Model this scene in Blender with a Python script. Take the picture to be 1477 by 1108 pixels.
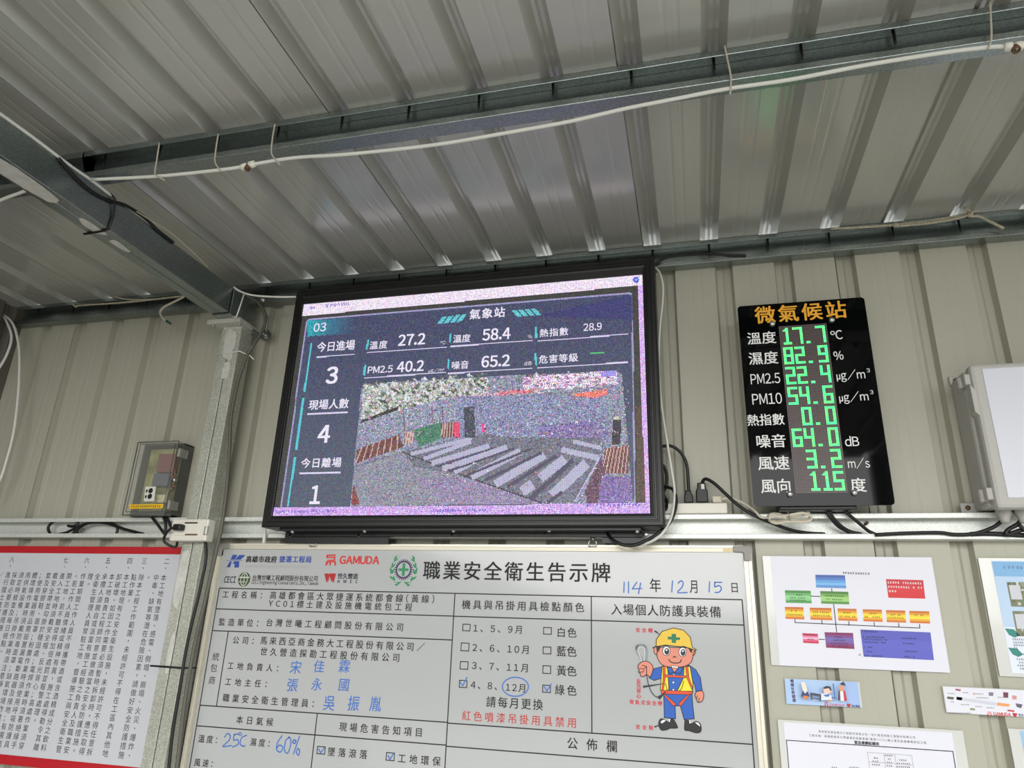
import bpy, bmesh, math, random
import numpy as np
from mathutils import Vector, Matrix

# ------------------------------------------------------------------ scene, camera, light
SC = bpy.context.scene
for o in list(bpy.data.objects):
    bpy.data.objects.remove(o)
COL = SC.collection
random.seed(7)
rng = np.random.default_rng(11)

S = 0.757                     # metres per working unit (the wall sheet stands 3 units from the camera)
EYE = 1.6                     # camera height above the floor
FLOOR = -EYE / S
YAW, PITCH, ROLL, FPX = 0.259035691, 0.339721446, 0.0350497468, 1005.2955
CX, CY = 738.5, 554.0


def cam_axes():
    f = np.array([-math.sin(YAW) * math.cos(PITCH), math.cos(YAW) * math.cos(PITCH), math.sin(PITCH)])
    r = np.array([math.cos(YAW), math.sin(YAW), 0.0])
    u = np.cross(r, f)
    r2 = math.cos(ROLL) * r + math.sin(ROLL) * u
    u2 = -math.sin(ROLL) * r + math.cos(ROLL) * u
    return r2, u2, f


AR, AU, AF = cam_axes()


def ray(px, py):
    return AR * ((px - CX) / FPX) - AU * ((py - CY) / FPX) + AF


def pix(px, py, d):           # point on the plane d units in front of the camera, parallel to the wall
    v = ray(px, py)
    return v * (d / v[1])


def pixx(px, py, x):          # point on a plane of constant x
    v = ray(px, py)
    return v * (x / v[0])


def pixz(px, py, z):          # point on a plane of constant height
    v = ray(px, py)
    return v * (z / v[2])


def W(p):
    return Vector((S * p[0], S * (p[1] - 3.0), S * p[2] + EYE))


cd = bpy.data.cameras.new('camera')
cam = bpy.data.objects.new('camera', cd)
COL.objects.link(cam)
cd.sensor_width = 36.0
cd.lens = FPX * 36.0 / 1477.0
cd.clip_start = 0.05
cam.matrix_world = Matrix(((AR[0], AU[0], -AF[0], 0), (AR[1], AU[1], -AF[1], -3.0 * S), (AR[2], AU[2], -AF[2], EYE), (0, 0, 0, 1)))
SC.camera = cam

SC.view_settings.view_transform = 'Standard'
SC.view_settings.look = 'None'
SC.view_settings.gamma = 1.0
SC.view_settings.use_curve_mapping = False
SC.view_settings.exposure = 0.0

wd = bpy.data.worlds.new('overcast_sky')
SC.world = wd
wd.use_nodes = True
bg = wd.node_tree.nodes['Background']
bg.inputs['Color'].default_value = (0.93, 0.97, 1.0, 1)
bg.inputs['Strength'].default_value = 1.55


def area(name, loc, target, sx, sy, power, color):
    l = bpy.data.lights.new(name, 'AREA')
    l.shape = 'RECTANGLE'
    l.size, l.size_y = sx, sy
    l.energy = power
    l.color = color
    o = bpy.data.objects.new(name, l)
    COL.objects.link(o)
    o.location = loc
    o.rotation_euler = (Vector(target) - Vector(loc)).to_track_quat('-Z', 'Y').to_euler()
    return o


area('daylight_open_front', (0.2, -10.0, 4.9), (-0.9, 0.0, 1.4), 12.0, 6.2, 1550, (1.0, 0.99, 0.97))


# ------------------------------------------------------------------ materials
def nodes(name):
    m = bpy.data.materials.new(name)
    m.use_nodes = True
    nt = m.node_tree
    return m, nt, nt.nodes['Principled BSDF']


def lin(c):
    return tuple((v / 255 / 12.92 if v / 255 <= 0.04045 else ((v / 255 + 0.055) / 1.055) ** 2.4) for v in c)


def mat(name, rgb, rough=0.5, metal=0.0, noise=0.0, scale=40.0, coat=0.0, stretch=None, bump=0.0):
    m, nt, b = nodes(name)
    c = lin(rgb)
    b.inputs['Base Color'].default_value = (*c, 1)
    b.inputs['Roughness'].default_value = rough
    b.inputs['Metallic'].default_value = metal
    if coat:
        b.inputs['Coat Weight'].default_value = coat
        b.inputs['Coat Roughness'].default_value = 0.06
    if noise or bump:
        tc = nt.nodes.new('ShaderNodeTexCoord')
        mp = nt.nodes.new('ShaderNodeMapping')
        if stretch:
            mp.inputs['Scale'].default_value = stretch
        nt.links.new(tc.outputs['Object'], mp.inputs['Vector'])
        nz = nt.nodes.new('ShaderNodeTexNoise')
        nz.inputs['Scale'].default_value = scale
        nz.inputs['Detail'].default_value = 4
        nt.links.new(mp.outputs['Vector'], nz.inputs['Vector'])
        if noise:
            r = nt.nodes.new('ShaderNodeValToRGB')
            r.color_ramp.elements[0].position = 0.3
            r.color_ramp.elements[1].position = 0.7
            r.color_ramp.elements[0].color = tuple(max(0, v * (1 - noise)) for v in c) + (1,)
            r.color_ramp.elements[1].color = tuple(min(1, v * (1 + noise)) for v in c) + (1,)
            nt.links.new(nz.outputs['Fac'], r.inputs['Fac'])
            nt.links.new(r.outputs['Color'], b.inputs['Base Color'])
        if bump:
            bp = nt.nodes.new('ShaderNodeBump')
            bp.inputs['Strength'].default_value = bump
            bp.inputs['Distance'].default_value = 0.004
            nt.links.new(nz.outputs['Fac'], bp.inputs['Height'])
            nt.links.new(bp.outputs['Normal'], b.inputs['Normal'])
    return m


def zinc(name, rgb, rough=0.42, metal=0.75, var=0.35, scale=320.0):
    m, nt, b = nodes(name)
    c = lin(rgb)
    tc = nt.nodes.new('ShaderNodeTexCoord')
    vo = nt.nodes.new('ShaderNodeTexVoronoi')
    vo.inputs['Scale'].default_value = scale
    nz = nt.nodes.new('ShaderNodeTexNoise')
    nz.inputs['Scale'].default_value = 5.0
    nz.inputs['Detail'].default_value = 6
    nt.links.new(tc.outputs['Object'], vo.inputs['Vector'])
    nt.links.new(tc.outputs['Object'], nz.inputs['Vector'])
    mx = nt.nodes.new('ShaderNodeMix')
    mx.data_type = 'FLOAT'
    mx.inputs['Factor'].default_value = 0.45
    sep = nt.nodes.new('ShaderNodeSeparateColor')
    nt.links.new(vo.outputs['Color'], sep.inputs['Color'])
    nt.links.new(sep.outputs[0], mx.inputs[2])
    nt.links.new(nz.outputs['Fac'], mx.inputs[3])
    r = nt.nodes.new('ShaderNodeValToRGB')
    r.color_ramp.elements[0].position = 0.2
    r.color_ramp.elements[1].position = 0.8
    r.color_ramp.elements[0].color = tuple(v * (1 - var) for v in c) + (1,)
    r.color_ramp.elements[1].color = tuple(min(1, v * (1 + var)) for v in c) + (1,)
    nt.links.new(mx.outputs[0], r.inputs['Fac'])
    nt.links.new(r.outputs['Color'], b.inputs['Base Color'])
    b.inputs['Roughness'].default_value = rough
    b.inputs['Metallic'].default_value = metal
    return m


def emis(name, rgb, k=1.0, base=(10, 10, 10)):
    m, nt, b = nodes(name)
    b.inputs['Base Color'].default_value = (*lin(base), 1)
    b.inputs['Roughness'].default_value = 0.5
    b.inputs['Emission Color'].default_value = (*lin(rgb), 1)
    b.inputs['Emission Strength'].default_value = k
    return m


M = {}
M['wall'] = mat('beige_painted_sheet', (176, 174, 158), 0.42, 0, 0.025, 1.5, stretch=(2, 2, 0.6))
M['roof'] = mat('grey_beige_roof_sheet', (186, 186, 179), 0.2, 0.27, 0.02, 1.5, stretch=(2, 0.5, 2))
M['roof'].node_tree.nodes['Principled BSDF'].inputs['IOR'].default_value = 1.75
M['sidewall'] = mat('side_wall_sheet', (96, 92, 84), 0.5)
M['sky_blocker'] = mat('grey_sky_blocker', (78, 84, 88), 0.6)  # for the added unseen wall that blocks low sky behind the camera
M['floor'] = mat('concrete_floor', (176, 174, 168), 0.8, 0, 0.15, 3.0)
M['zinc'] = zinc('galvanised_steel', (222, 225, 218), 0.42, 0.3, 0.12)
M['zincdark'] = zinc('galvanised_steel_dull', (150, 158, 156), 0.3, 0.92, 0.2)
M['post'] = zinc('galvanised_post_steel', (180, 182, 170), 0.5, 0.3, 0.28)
M['weld'] = mat('zinc_spray_paint', (196, 195, 186), 0.5, 0.3, 0.08, 30)
M['bolt'] = mat('bright_bolt', (190, 190, 188), 0.3, 0.9)
M['black'] = mat('black_plastic', (20, 20, 22), 0.4)
M['blackmetal'] = mat('black_coated_aluminium', (24, 23, 23), 0.38, 0.2)
M['rubber'] = mat('black_rubber_cable', (14, 14, 15), 0.45)
M['acryl'] = mat('black_acrylic', (6, 7, 8), 0.04)
M['acryl'].node_tree.nodes['Principled BSDF'].inputs['Specular IOR Level'].default_value = 0.14
M['whitecable'] = mat('white_cable', (222, 222, 214), 0.5)
M['cream'] = mat('cream_cable', (206, 199, 180), 0.55)
M['rope'] = mat('braided_rope', (186, 180, 158), 0.85, 0, 0.3, 160)
M['tie'] = mat('natural_tie_wire', (190, 182, 165), 0.6)
M['olive'] = mat('grey_olive_conduit', (92, 90, 80), 0.5)
M['whiteplastic'] = mat('white_plastic', (226, 222, 210), 0.4)
M['brown'] = mat('brown_hole', (95, 70, 45), 0.6)
M['grey'] = mat('light_grey_plastic', (186, 184, 178), 0.5)
M['greydark'] = mat('dark_grey_plastic', (96, 97, 93), 0.5)
M['lidpaper'] = mat('white_lid_film', (216, 218, 228), 0.35)
M['board'] = mat('whiteboard_enamel', (184, 186, 186), 0.16, 0, 0, coat=0.3)
M['aluminium'] = mat('pale_aluminium', (222, 217, 200), 0.35, 0.35)
M['greycap'] = mat('grey_corner_cap', (150, 148, 142), 0.5)
M['ink'] = mat('black_ink', (20, 19, 18), 0.6)
M['inkgrey'] = mat('grey_ink', (172, 168, 168), 0.5)
M['red'] = mat('red_ink', (196, 42, 36), 0.5)
M['brightred'] = mat('bright_red_ink', (214, 48, 44), 0.5)
M['bluepen'] = mat('blue_marker', (66, 116, 200), 0.5)
M['paper'] = mat('white_paper', (226, 226, 236), 0.4)
M['laminate'] = mat('laminate_margin', (214, 215, 210), 0.2, 0, 0, coat=0.4)
M['vinyl'] = mat('white_vinyl', (203, 205, 210), 0.45)
M['vinylred'] = mat('red_vinyl', (186, 30, 40), 0.45)


def flat(rgb):
    k = 'c%02x%02x%02x' % tuple(rgb)
    if k not in M:
        M[k] = mat('print_%02x%02x%02x' % tuple(rgb), rgb, 0.5)
    return M[k]


def glassy(name, rgb, alpha, rough):
    m, nt, b = nodes(name)
    b.inputs['Base Color'].default_value = (*lin(rgb), 1)
    b.inputs['Roughness'].default_value = rough
    b.inputs['Alpha'].default_value = alpha
    return m


M['clear'] = glassy('clear_cover', (200, 202, 190), 0.12, 0.05)
M['film'] = glassy('clear_latch', (190, 190, 185), 0.55, 0.2)


# ------------------------------------------------------------------ mesh building
def root(name, at, label, cat, group=None):
    o = bpy.data.objects.new(name, None)
    o.empty_display_size = 0.05
    COL.objects.link(o)
    o.location = W(at)
    o['label'] = label
    o['category'] = cat
    if group:
        o['group'] = group
    return o


def catmull(pts, n=6):
    pts = [np.asarray(p, float) for p in pts]
    if len(pts) < 3:
        return pts
    out = []
    ext = [2 * pts[0] - pts[1]] + pts + [2 * pts[-1] - pts[-2]]
    for i in range(1, len(ext) - 2):
        a, b, c, d = ext[i - 1:i + 3]
        for k in range(n):
            t = k / n
            out.append(0.5 * ((2 * b) + (-a + c) * t + (2 * a - 5 * b + 4 * c - d) * t * t + (-a + 3 * b - 3 * c + d) * t ** 3))
    out.append(pts[-1])
    return out


class MB:
    def __init__(self):
        self.v, self.f, self.m, self.s = [], [], [], []
        self.mats = []

    def mi(self, m):
        if m not in self.mats:
            self.mats.append(m)
        return self.mats.index(m)

    def add(self, verts, faces, m, smooth=False):
        o = len(self.v)
        k = self.mi(m)
        self.v += [tuple(map(float, p)) for p in verts]
        for f in faces:
            self.f.append([o + i for i in f])
            self.m.append(k)
            self.s.append(smooth)
        return self

    def box(self, x0, x1, d0, d1, z0, z1, m):
        v = [(x, d, z) for x in (x0, x1) for d in (d0, d1) for z in (z0, z1)]
        f = [(0, 1, 3, 2), (4, 6, 7, 5), (0, 4, 5, 1), (2, 3, 7, 6), (0, 2, 6, 4), (1, 5, 7, 3)]
        return self.add(v, f, m)

    def prism(self, poly, d0, d1, m):        # polygon in (x,z) counter-clockwise, extruded along d
        n = len(poly)
        v = [(x, d0, z) for x, z in poly] + [(x, d1, z) for x, z in poly]
        f = [list(range(n)), [n + i for i in reversed(range(n))]]
        f += [[(i + 1) % n, i, n + i, n + (i + 1) % n] for i in range(n)]
        return self.add(v, f, m)

    def extrude_x(self, prof, x0, x1, m, closed=True, caps=True):   # profile in (d,z)
        n = len(prof)
        v = [(x0, d, z) for d, z in prof] + [(x1, d, z) for d, z in prof]
        r = range(n if closed else n - 1)
        f = [[i, (i + 1) % n, n + (i + 1) % n, n + i] for i in r]
        if caps and closed:
            f += [list(reversed(range(n))), [n + i for i in range(n)]]
        return self.add(v, f, m)

    def extrude_d(self, prof, d0, d1, m, closed=True):   # profile in (x,z)
        n = len(prof)
        v = [(x, d0, z) for x, z in prof] + [(x, d1, z) for x, z in prof]
        r = range(n if closed else n - 1)
        f = [[i, (i + 1) % n, n + (i + 1) % n, n + i] for i in r]
        if closed:
            f += [list(range(n)), [n + i for i in reversed(range(n))]]
        return self.add(v, f, m)

    def tube(self, pts, r, m, seg=8, curve=True, n=6):
        p = catmull(pts, n) if curve else [np.asarray(q, float) for q in pts]
        q = [p[0]]
        for a in p[1:]:
            if np.linalg.norm(a - q[-1]) > 1e-5:
                q.append(a)
        p = q
        rings = []
        up = None
        for i in range(len(p)):
            t = p[min(i + 1, len(p) - 1)] - p[max(i - 1, 0)]
            t = t / (np.linalg.norm(t) + 1e-12)
            if up is None:
                up = np.array([0, 0, 1.0]) if abs(t[2]) < 0.9 else np.array([1.0, 0, 0])
            up = up - t * np.dot(up, t)
            up /= np.linalg.norm(up) + 1e-12
            sd = np.cross(t, up)
            rr = r[i * len(r) // len(p)] if isinstance(r, (list, tuple)) else r
            rings.append([p[i] + rr * (math.cos(a) * up + math.sin(a) * sd) for a in [2 * math.pi * k / seg for k in range(seg)]])
        v = [x for g in rings for x in g]
        f = []
        for i in range(len(p) - 1):
            for k in range(seg):
                a, b = i * seg + k, i * seg + (k + 1) % seg
                f.append((a, b, b + seg, a + seg))
        f.append(list(reversed(range(seg))))
        f.append([(len(p) - 1) * seg + k for k in range(seg)])
        return self.add(v, f, m, True)

    def lathe(self, c, axis, prof, m, seg=16):   # prof: (offset along axis, radius)
        c = np.asarray(c, float)
        ax = np.asarray(axis, float)
        ax /= np.linalg.norm(ax)
        u = np.cross(ax, (0, 0, 1) if abs(ax[2]) < 0.9 else (1, 0, 0))
        u /= np.linalg.norm(u)
        w = np.cross(ax, u)
        v = [c + ax * h + max(r, 1e-5) * (math.cos(t) * u + math.sin(t) * w) for h, r in prof for t in [2 * math.pi * k / seg for k in range(seg)]]
        f = []
        for i in range(len(prof) - 1):
            for k in range(seg):
                a, b = i * seg + k, i * seg + (k + 1) % seg
                f.append((a, b, b + seg, a + seg))
        f.append(list(reversed(range(seg))))
        f.append([(len(prof) - 1) * seg + k for k in range(seg)])
        return self.add(v, f, m, True)

    # flat prints -------------------------------------------------
    def poly(self, pts2, d, m):               # pts2 = (x,z)
        a = sum(pts2[i][0] * pts2[(i + 1) % len(pts2)][1] - pts2[(i + 1) % len(pts2)][0] * pts2[i][1] for i in range(len(pts2)))
        if a < 0:
            pts2 = pts2[::-1]
        return self.add([(x, d, z) for x, z in pts2], [list(range(len(pts2)))], m)

    def rect(self, x0, x1, z0, z1, d, m):
        return self.poly([(x0, z0), (x1, z0), (x1, z1), (x0, z1)], d, m)

    def ppoly(self, pp, d, m):                # photograph outline laid on its plane
        return self.poly([(pix(x, y, d)[0], pix(x, y, d)[2]) for x, y in pp], d, m)

    def line(self, pts2, w, d, m):
        pts2 = [np.array(p, float) for p in pts2]
        for i_, (a, b) in enumerate(zip(pts2[:-1], pts2[1:])):
            d = d - (0.00003 if i_ % 2 == 0 else -0.00003)   # neighbouring pieces do not share a plane
            t = b - a
            L = np.linalg.norm(t)
            if L < 1e-6:
                continue
            t /= L
            nrm = np.array([-t[1], t[0]]) * w / 2
            e = t * w * 0.3
            self.poly([tuple(a - e - nrm), tuple(b + e - nrm), tuple(b + e + nrm), tuple(a - e + nrm)], d, m)
        return self

    def pline(self, pp, w, d, m, curve=False):
        q = [pix(x, y, d)[[0, 2]] for x, y in pp]
        if curve:
            q = catmull(q, 5)
        return self.line(q, w, d, m)

    def ellipse(self, cx, cz, rx, rz, d, m, n=24, a0=0, a1=360):
        return self.poly([(cx + rx * math.cos(math.radians(a0 + (a1 - a0) * k / n)), cz + rz * math.sin(math.radians(a0 + (a1 - a0) * k / n))) for k in range(n if a1 - a0 == 360 else n + 1)], d, m)

    def build(self, name, parent=None, bevel=0.0, kind=None, label=None, cat=None, group=None, origin=None):
        me = bpy.data.meshes.new(name)
        wv = [W(p) for p in self.v]
        if parent is not None:
            base = parent.location if parent.parent is None else parent['_o']
            base = Vector(base)
        elif origin is not None:
            base = W(origin)
        else:
            xs, ys, zs = zip(*wv)
            base = Vector(((min(xs) + max(xs)) / 2, (min(ys) + max(ys)) / 2, min(zs)))
        me.from_pydata([tuple(p - base) for p in wv], [], self.f)
        for mm in self.mats:
            me.materials.append(mm)
        me.polygons.foreach_set('material_index', self.m)
        me.polygons.foreach_set('use_smooth', self.s)
        me.update()
        if bevel:
            bm = bmesh.new()
            bm.from_mesh(me)
            bmesh.ops.remove_doubles(bm, verts=bm.verts, dist=1e-6)
            bmesh.ops.recalc_face_normals(bm, faces=bm.faces)
            ed = [e for e in bm.edges if len(e.link_faces) == 2 and e.calc_face_angle(0) > 0.6]
            bmesh.ops.bevel(bm, geom=ed, offset=bevel * S, segments=2, profile=0.5, affect='EDGES', clamp_overlap=True)
            bm.to_mesh(me)
            bm.free()
        o = bpy.data.objects.new(name, me)
        COL.objects.link(o)
        if parent is not None:
            o.parent = parent
            if parent.parent is not None:
                o.location = (0, 0, 0)
        else:
            o.location = base
        if parent is not None and parent.parent is None:
            pbase = base
        if kind:
            o['kind'] = kind
        if label:
            o['label'] = label
        if cat:
            o['category'] = cat
        if group:
            o['group'] = group
        return o


def sub(mb, name, parent, **k):               # a part of a part: same origin as its thing
    top = parent
    while top.parent is not None:
        top = top.parent
    o = mb.build(name, top, **k)
    o.parent = parent
    return o


# ------------------------------------------------------------------ lettering
_fc = bpy.data.curves.new('lettering_source', 'FONT')
_fo = bpy.data.objects.new('lettering_source', _fc)
_fc.resolution_u = 3
_gl = {}


def glyph(ch, off=0.0):
    k = (ch, off)
    if k not in _gl:
        src = chr(ord(ch) + 0xFEE0) if 33 <= ord(ch) <= 126 else ch      # full-width forms share the Chinese typeface
        _fc.body = src
        me = _fo.to_mesh()
        v = np.array([(a.co.x, a.co.y) for a in me.vertices]) if len(me.vertices) else np.zeros((0, 2))
        f = [list(p.vertices) for p in me.polygons]
        _fo.to_mesh_clear()
        cjk = ord(ch) > 0x2000 and ch not in '℃'
        if len(v) and not cjk:
            x0, x1 = v[:, 0].min(), v[:, 0].max()
            v[:, 0] -= x0 - 0.05
            adv = x1 - x0 + 0.10
        else:
            adv = 1.0 if cjk else 0.3
        if off and len(v):                                   # heavier weight: the outline struck five times, slightly shifted
            n0 = len(v)
            sh = [(0, 0), (off, off * .6), (-off, off * .6), (off, -off * .6), (-off, -off * .6)]
            v = np.concatenate([np.column_stack([v + np.array(q), np.full(n0, -0.00005 * i_)]) for i_, q in enumerate(sh)])
            f = [[i + n0 * k_ for i in g_] for k_ in range(5) for g_ in f]
        _gl[k] = (v, f, adv)
    return _gl[k]


def text(mb, s, a, b, h, d, m, off=0.0, shear=0.0, hh=None, narrow=None):
    """lay s from photograph point a to b (line of mid-height), letter height h photograph pixels, on plane d"""
    A, B = pix(a[0], a[1], d), pix(b[0], b[1], d)
    T, Bo = pix((a[0] + b[0]) / 2, (a[1] + b[1]) / 2 - h / 2, d), pix((a[0] + b[0]) / 2, (a[1] + b[1]) / 2 + h / 2, d)
    H = T[2] - Bo[2]
    zc = (A[2] + B[2]) / 2
    lay(mb, s, A[0], B[0], zc, H, d, m, off, shear, narrow)


def lay(mb, s, x0, x1, zc, H, d, m, off=0.0, shear=0.0, narrow=None):
    gs = [glyph(c, off) for c in s]
    cjk = any(ord(c) > 0x2000 for c in s)
    size = H / (0.93 if cjk else 0.72)
    base = zc - (0.38 if cjk else 0.36) * size
    tot = sum(g[2] for g in gs) * size
    wx = 1.0
    width = x1 - x0
    if narrow:
        wx = narrow
    elif tot > width:
        wx = width / tot
    gap = (width - tot * wx) / max(1, len(s) - 1) if len(s) > 1 else 0
    x = x0 if len(s) > 1 else (x0 + x1) / 2 - gs[0][2] * size * wx / 2
    for v, f, adv in gs:
        if len(v):
            mb.add([(x + (p[0] + shear * p[1]) * size * wx, d + (p[2] if len(p) > 2 else 0), base + p[1] * size) for p in v], f, m)
        x += adv * size * wx + gap


def vtext(mb, s, xz, step, H, d, m, off=0.0):
    """vertical run of characters, centre of the first at xz, going down"""
    x, z = xz
    for k, c in enumerate(s):
        v, f, adv = glyph(c, off)
        if not len(v):
            continue
        size = H / 0.93
        if c in '、。，':
            cx, cy = (v[:, 0].min() + v[:, 0].max()) / 2, (v[:, 1].min() + v[:, 1].max()) / 2
        else:
            cx, cy = 0.5, 0.38
        mb.add([(x + (p[0] - cx) * size, d, z - k * step + (p[1] - cy) * size) for p in v], f, m)


def scribble(mb, a, b, h, d, m, fill=0.75, seed=1):
    """a row of print too small to read: short broken dashes"""
    r = random.Random(seed)
    A, B = pix(a[0], a[1], d), pix(b[0], b[1], d)
    H = (pix(a[0], a[1] - h / 2, d) - pix(a[0], a[1] + h / 2, d))[2]
    n = max(2, int((B[0] - A[0]) / (H * 1.1)))
    for k in range(n):
        if r.random() > fill + 0.15:
            continue
        x0 = A[0] + (B[0] - A[0]) * k / n
        x1 = x0 + (B[0] - A[0]) / n * 0.8
        zc = A[2] + (B[2] - A[2]) * k / n
        for q in range(3):
            zz = zc + H * (q - 1) * 0.36
            u0, u1 = r.uniform(0, 0.3), r.uniform(0.6, 1)
            mb.rect(x0 + (x1 - x0) * u0, x0 + (x1 - x0) * u1, zz - H * 0.1, zz + H * 0.1, d, m)
        xm = x0 + (x1 - x0) * r.uniform(0.2, 0.8)
        mb.rect(xm - H * 0.07, xm + H * 0.07, zc - H * 0.45, zc + H * 0.45, d - 0.00005, m)


# ------------------------------------------------------------------ the room shell
ROOF = 1.735                  # underside of the roof sheet above the camera
PER = 0.2585


def ribbed(x0, x1, right0, seam0, depth, seamw, a=0.026, b=0.022):
    """section of a ribbed sheet: (along, out) with hollow ribs, faint stiffening beads and an open lap at every fourth rib"""
    out = [(x0, 0.0)]
    k0 = int(math.floor((x0 - right0) / PER)) - 1
    k1 = int(math.ceil((x1 - right0) / PER)) + 1
    for k in range(k0, k1 + 1):
        r = right0 + PER * k
        l = r - 0.08
        seam = (k - seam0) % 4 == 0
        pts = []
        if seam:
            w = seamw(k)
            pts += [(l - w, 0), (l - w, 0.012), (l, 0.012), (l + 0.001, 0.001)]
        else:
            pts += [(l, 0)]
        m_ = (l + a + r - b) / 2
        pts += [(l + a, depth), (m_ - 0.005, depth), (m_, depth - 0.004), (m_ + 0.005, depth), (r - b, depth), (r, 0)]
        c = r + (PER - 0.08) / 2
        for q in (-0.028, 0.012):
            pts += [(c + q, 0), (c + q + 0.006, 0.0007), (c + q + 0.012, 0.0007), (c + q + 0.018, 0)]
        out += [p for p in pts if x0 < p[0] < x1]
    out.append((x1, 0.0))
    return out


XL, XR = -3.87, 5.2
roof = MB()
prof = ribbed(XL - 0.2, XR, -0.08, 0, 0.046, lambda k: 0.014 if k == 4 else 0.004)
roof.extrude_d([(x, ROOF + h) for x, h in prof], -1.7, 3.05, M['roof'], closed=False)
roof.build('ceiling', kind='structure')

wall = MB()
prof = ribbed(XL - 0.2, XR, 0.237, 2, 0.034, lambda k: 0.003, 0.010, 0.010)
n = len(prof)
wall.add([(x, 3.0 + h, FLOOR) for x, h in prof] + [(x, 3.0 + h, ROOF) for x, h in prof], [[i, i + 1, n + i + 1, n + i] for i in range(n - 1)], M['wall'])
wall.build('wall_back', kind='structure')

sw = MB()
prof = ribbed(-2.6, 3.0, 0.1, 0, 0.03, lambda k: 0.003)
n = len(prof)
sw.add([(XL - h, d, FLOOR) for d, h in prof] + [(XL - h, d, ROOF) for d, h in prof], [[i, i + 1, n + i + 1, n + i] for i in range(n - 1)], M['sidewall'])
sw.build('wall_left', kind='structure')

fl = MB()
fl.add([(-14, -16, FLOOR), (16, -16, FLOOR), (16, 3.3, FLOOR), (-14, 3.3, FLOOR)], [(0, 1, 2, 3)], M['floor'])
fl.build('floor', kind='structure')

hd = MB()                    # unseen wall added to keep bright sky out of the glossy sign's reflection
for k in range(26):
    hd.box(-13 + k * 1.1, -13 + k * 1.1 + 1.06, -11.9, -11.84, FLOOR, 2.6, M['sky_blocker'])
hd.build('sky_blocker_wall', kind='structure')


# ------------------------------------------------------------------ steel
def channel(d0, z0, h, w, lip, t=0.004):
    """lipped channel open towards the camera: section in (d,z)"""
    d1, z1 = d0 + w, z0 + h
    return [(d0, z0 + lip), (d0, z0), (d1, z0), (d1, z1), (d0, z1), (d0, z1 - lip), (d0 + t, z1 - lip), (d0 + t, z1 - t), (d1 - t, z1 - t), (d1 - t, z0 + t), (d0 + t, z0 + t), (d0 + t, z0 + lip)]


EZ = 1.617                    # underside of purlins and eave channel
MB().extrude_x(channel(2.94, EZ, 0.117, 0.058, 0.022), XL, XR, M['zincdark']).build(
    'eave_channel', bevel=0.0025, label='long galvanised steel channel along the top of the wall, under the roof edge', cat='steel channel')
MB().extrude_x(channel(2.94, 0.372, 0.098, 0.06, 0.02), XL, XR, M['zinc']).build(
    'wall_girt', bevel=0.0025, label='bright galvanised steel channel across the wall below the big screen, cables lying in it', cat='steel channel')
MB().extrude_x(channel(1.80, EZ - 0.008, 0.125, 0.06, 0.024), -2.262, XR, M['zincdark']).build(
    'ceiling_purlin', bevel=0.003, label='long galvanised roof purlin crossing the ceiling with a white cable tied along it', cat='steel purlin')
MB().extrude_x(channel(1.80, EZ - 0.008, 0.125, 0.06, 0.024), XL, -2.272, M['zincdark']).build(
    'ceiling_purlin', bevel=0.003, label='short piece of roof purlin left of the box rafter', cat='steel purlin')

PX0, PX1 = -2.32, -2.205
RX0, RX1 = -2.325, -2.218
t = root('roof_rafter', (-2.27, 2.0, 1.465), 'galvanised box rafter at upper left running from the ceiling to the post head', 'steel rafter')
r = MB()
RT, RB = EZ - 0.012, 1.467
r.extrude_d([(RX0, RB), (RX0, RT), (RX1, RT), (RX1, RB), ((RX0 + RX1) / 2 + 0.003, RB), ((RX0 + RX1) / 2, RB + 0.006), ((RX0 + RX1) / 2 - 0.003, RB)][::-1], -3.4, 2.735, M['zincdark'])
r.build('box_beam', t, bevel=0.003)
M['smear'] = mat('zinc_paint_smear', (210, 209, 202), 0.45, 0.2, 0.12, 40)


def smear(u0, u1, w0, w1, seed, place):
    r_ = random.Random(seed)
    n_ = 14
    pts = []
    for k in range(n_):
        a_ = 2 * math.pi * k / n_
        q_ = r_.uniform(0.8, 1.08)
        pts.append(((u0 + u1) / 2 + (u1 - u0) / 2 * math.copysign(abs(math.cos(a_)) ** 0.7, math.cos(a_)) * q_, (w0 + w1) / 2 + (w1 - w0) / 2 * math.copysign(abs(math.sin(a_)) ** 0.7, math.sin(a_)) * q_))
    mb = MB()
    mb.add([place(u, w_, 0) for u, w_ in pts] + [place(u, w_, 1) for u, w_ in pts], [list(range(n_)), [n_ + i for i in range(n_)][::-1]] + [[i, (i + 1) % n_, n_ + (i + 1) % n_, n_ + i] for i in range(n_)], M['smear'])
    return mb


for i_, (u0, u1, w0, w1) in enumerate(((1.45, 1.75, RX0 + 0.01, RX1 - 0.008), (1.86, 1.99, RX0 + 0.03, RX1 - 0.03), (2.02, 2.12, RX0 + 0.035, RX1 - 0.035))):
    smear(u0, u1, w0, w1, i_, lambda u, w_, k: (w_, u, RB - 0.0012 * k)).build('zinc_paint_patch', t, label='pale zinc paint daub on the underside')

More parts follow.
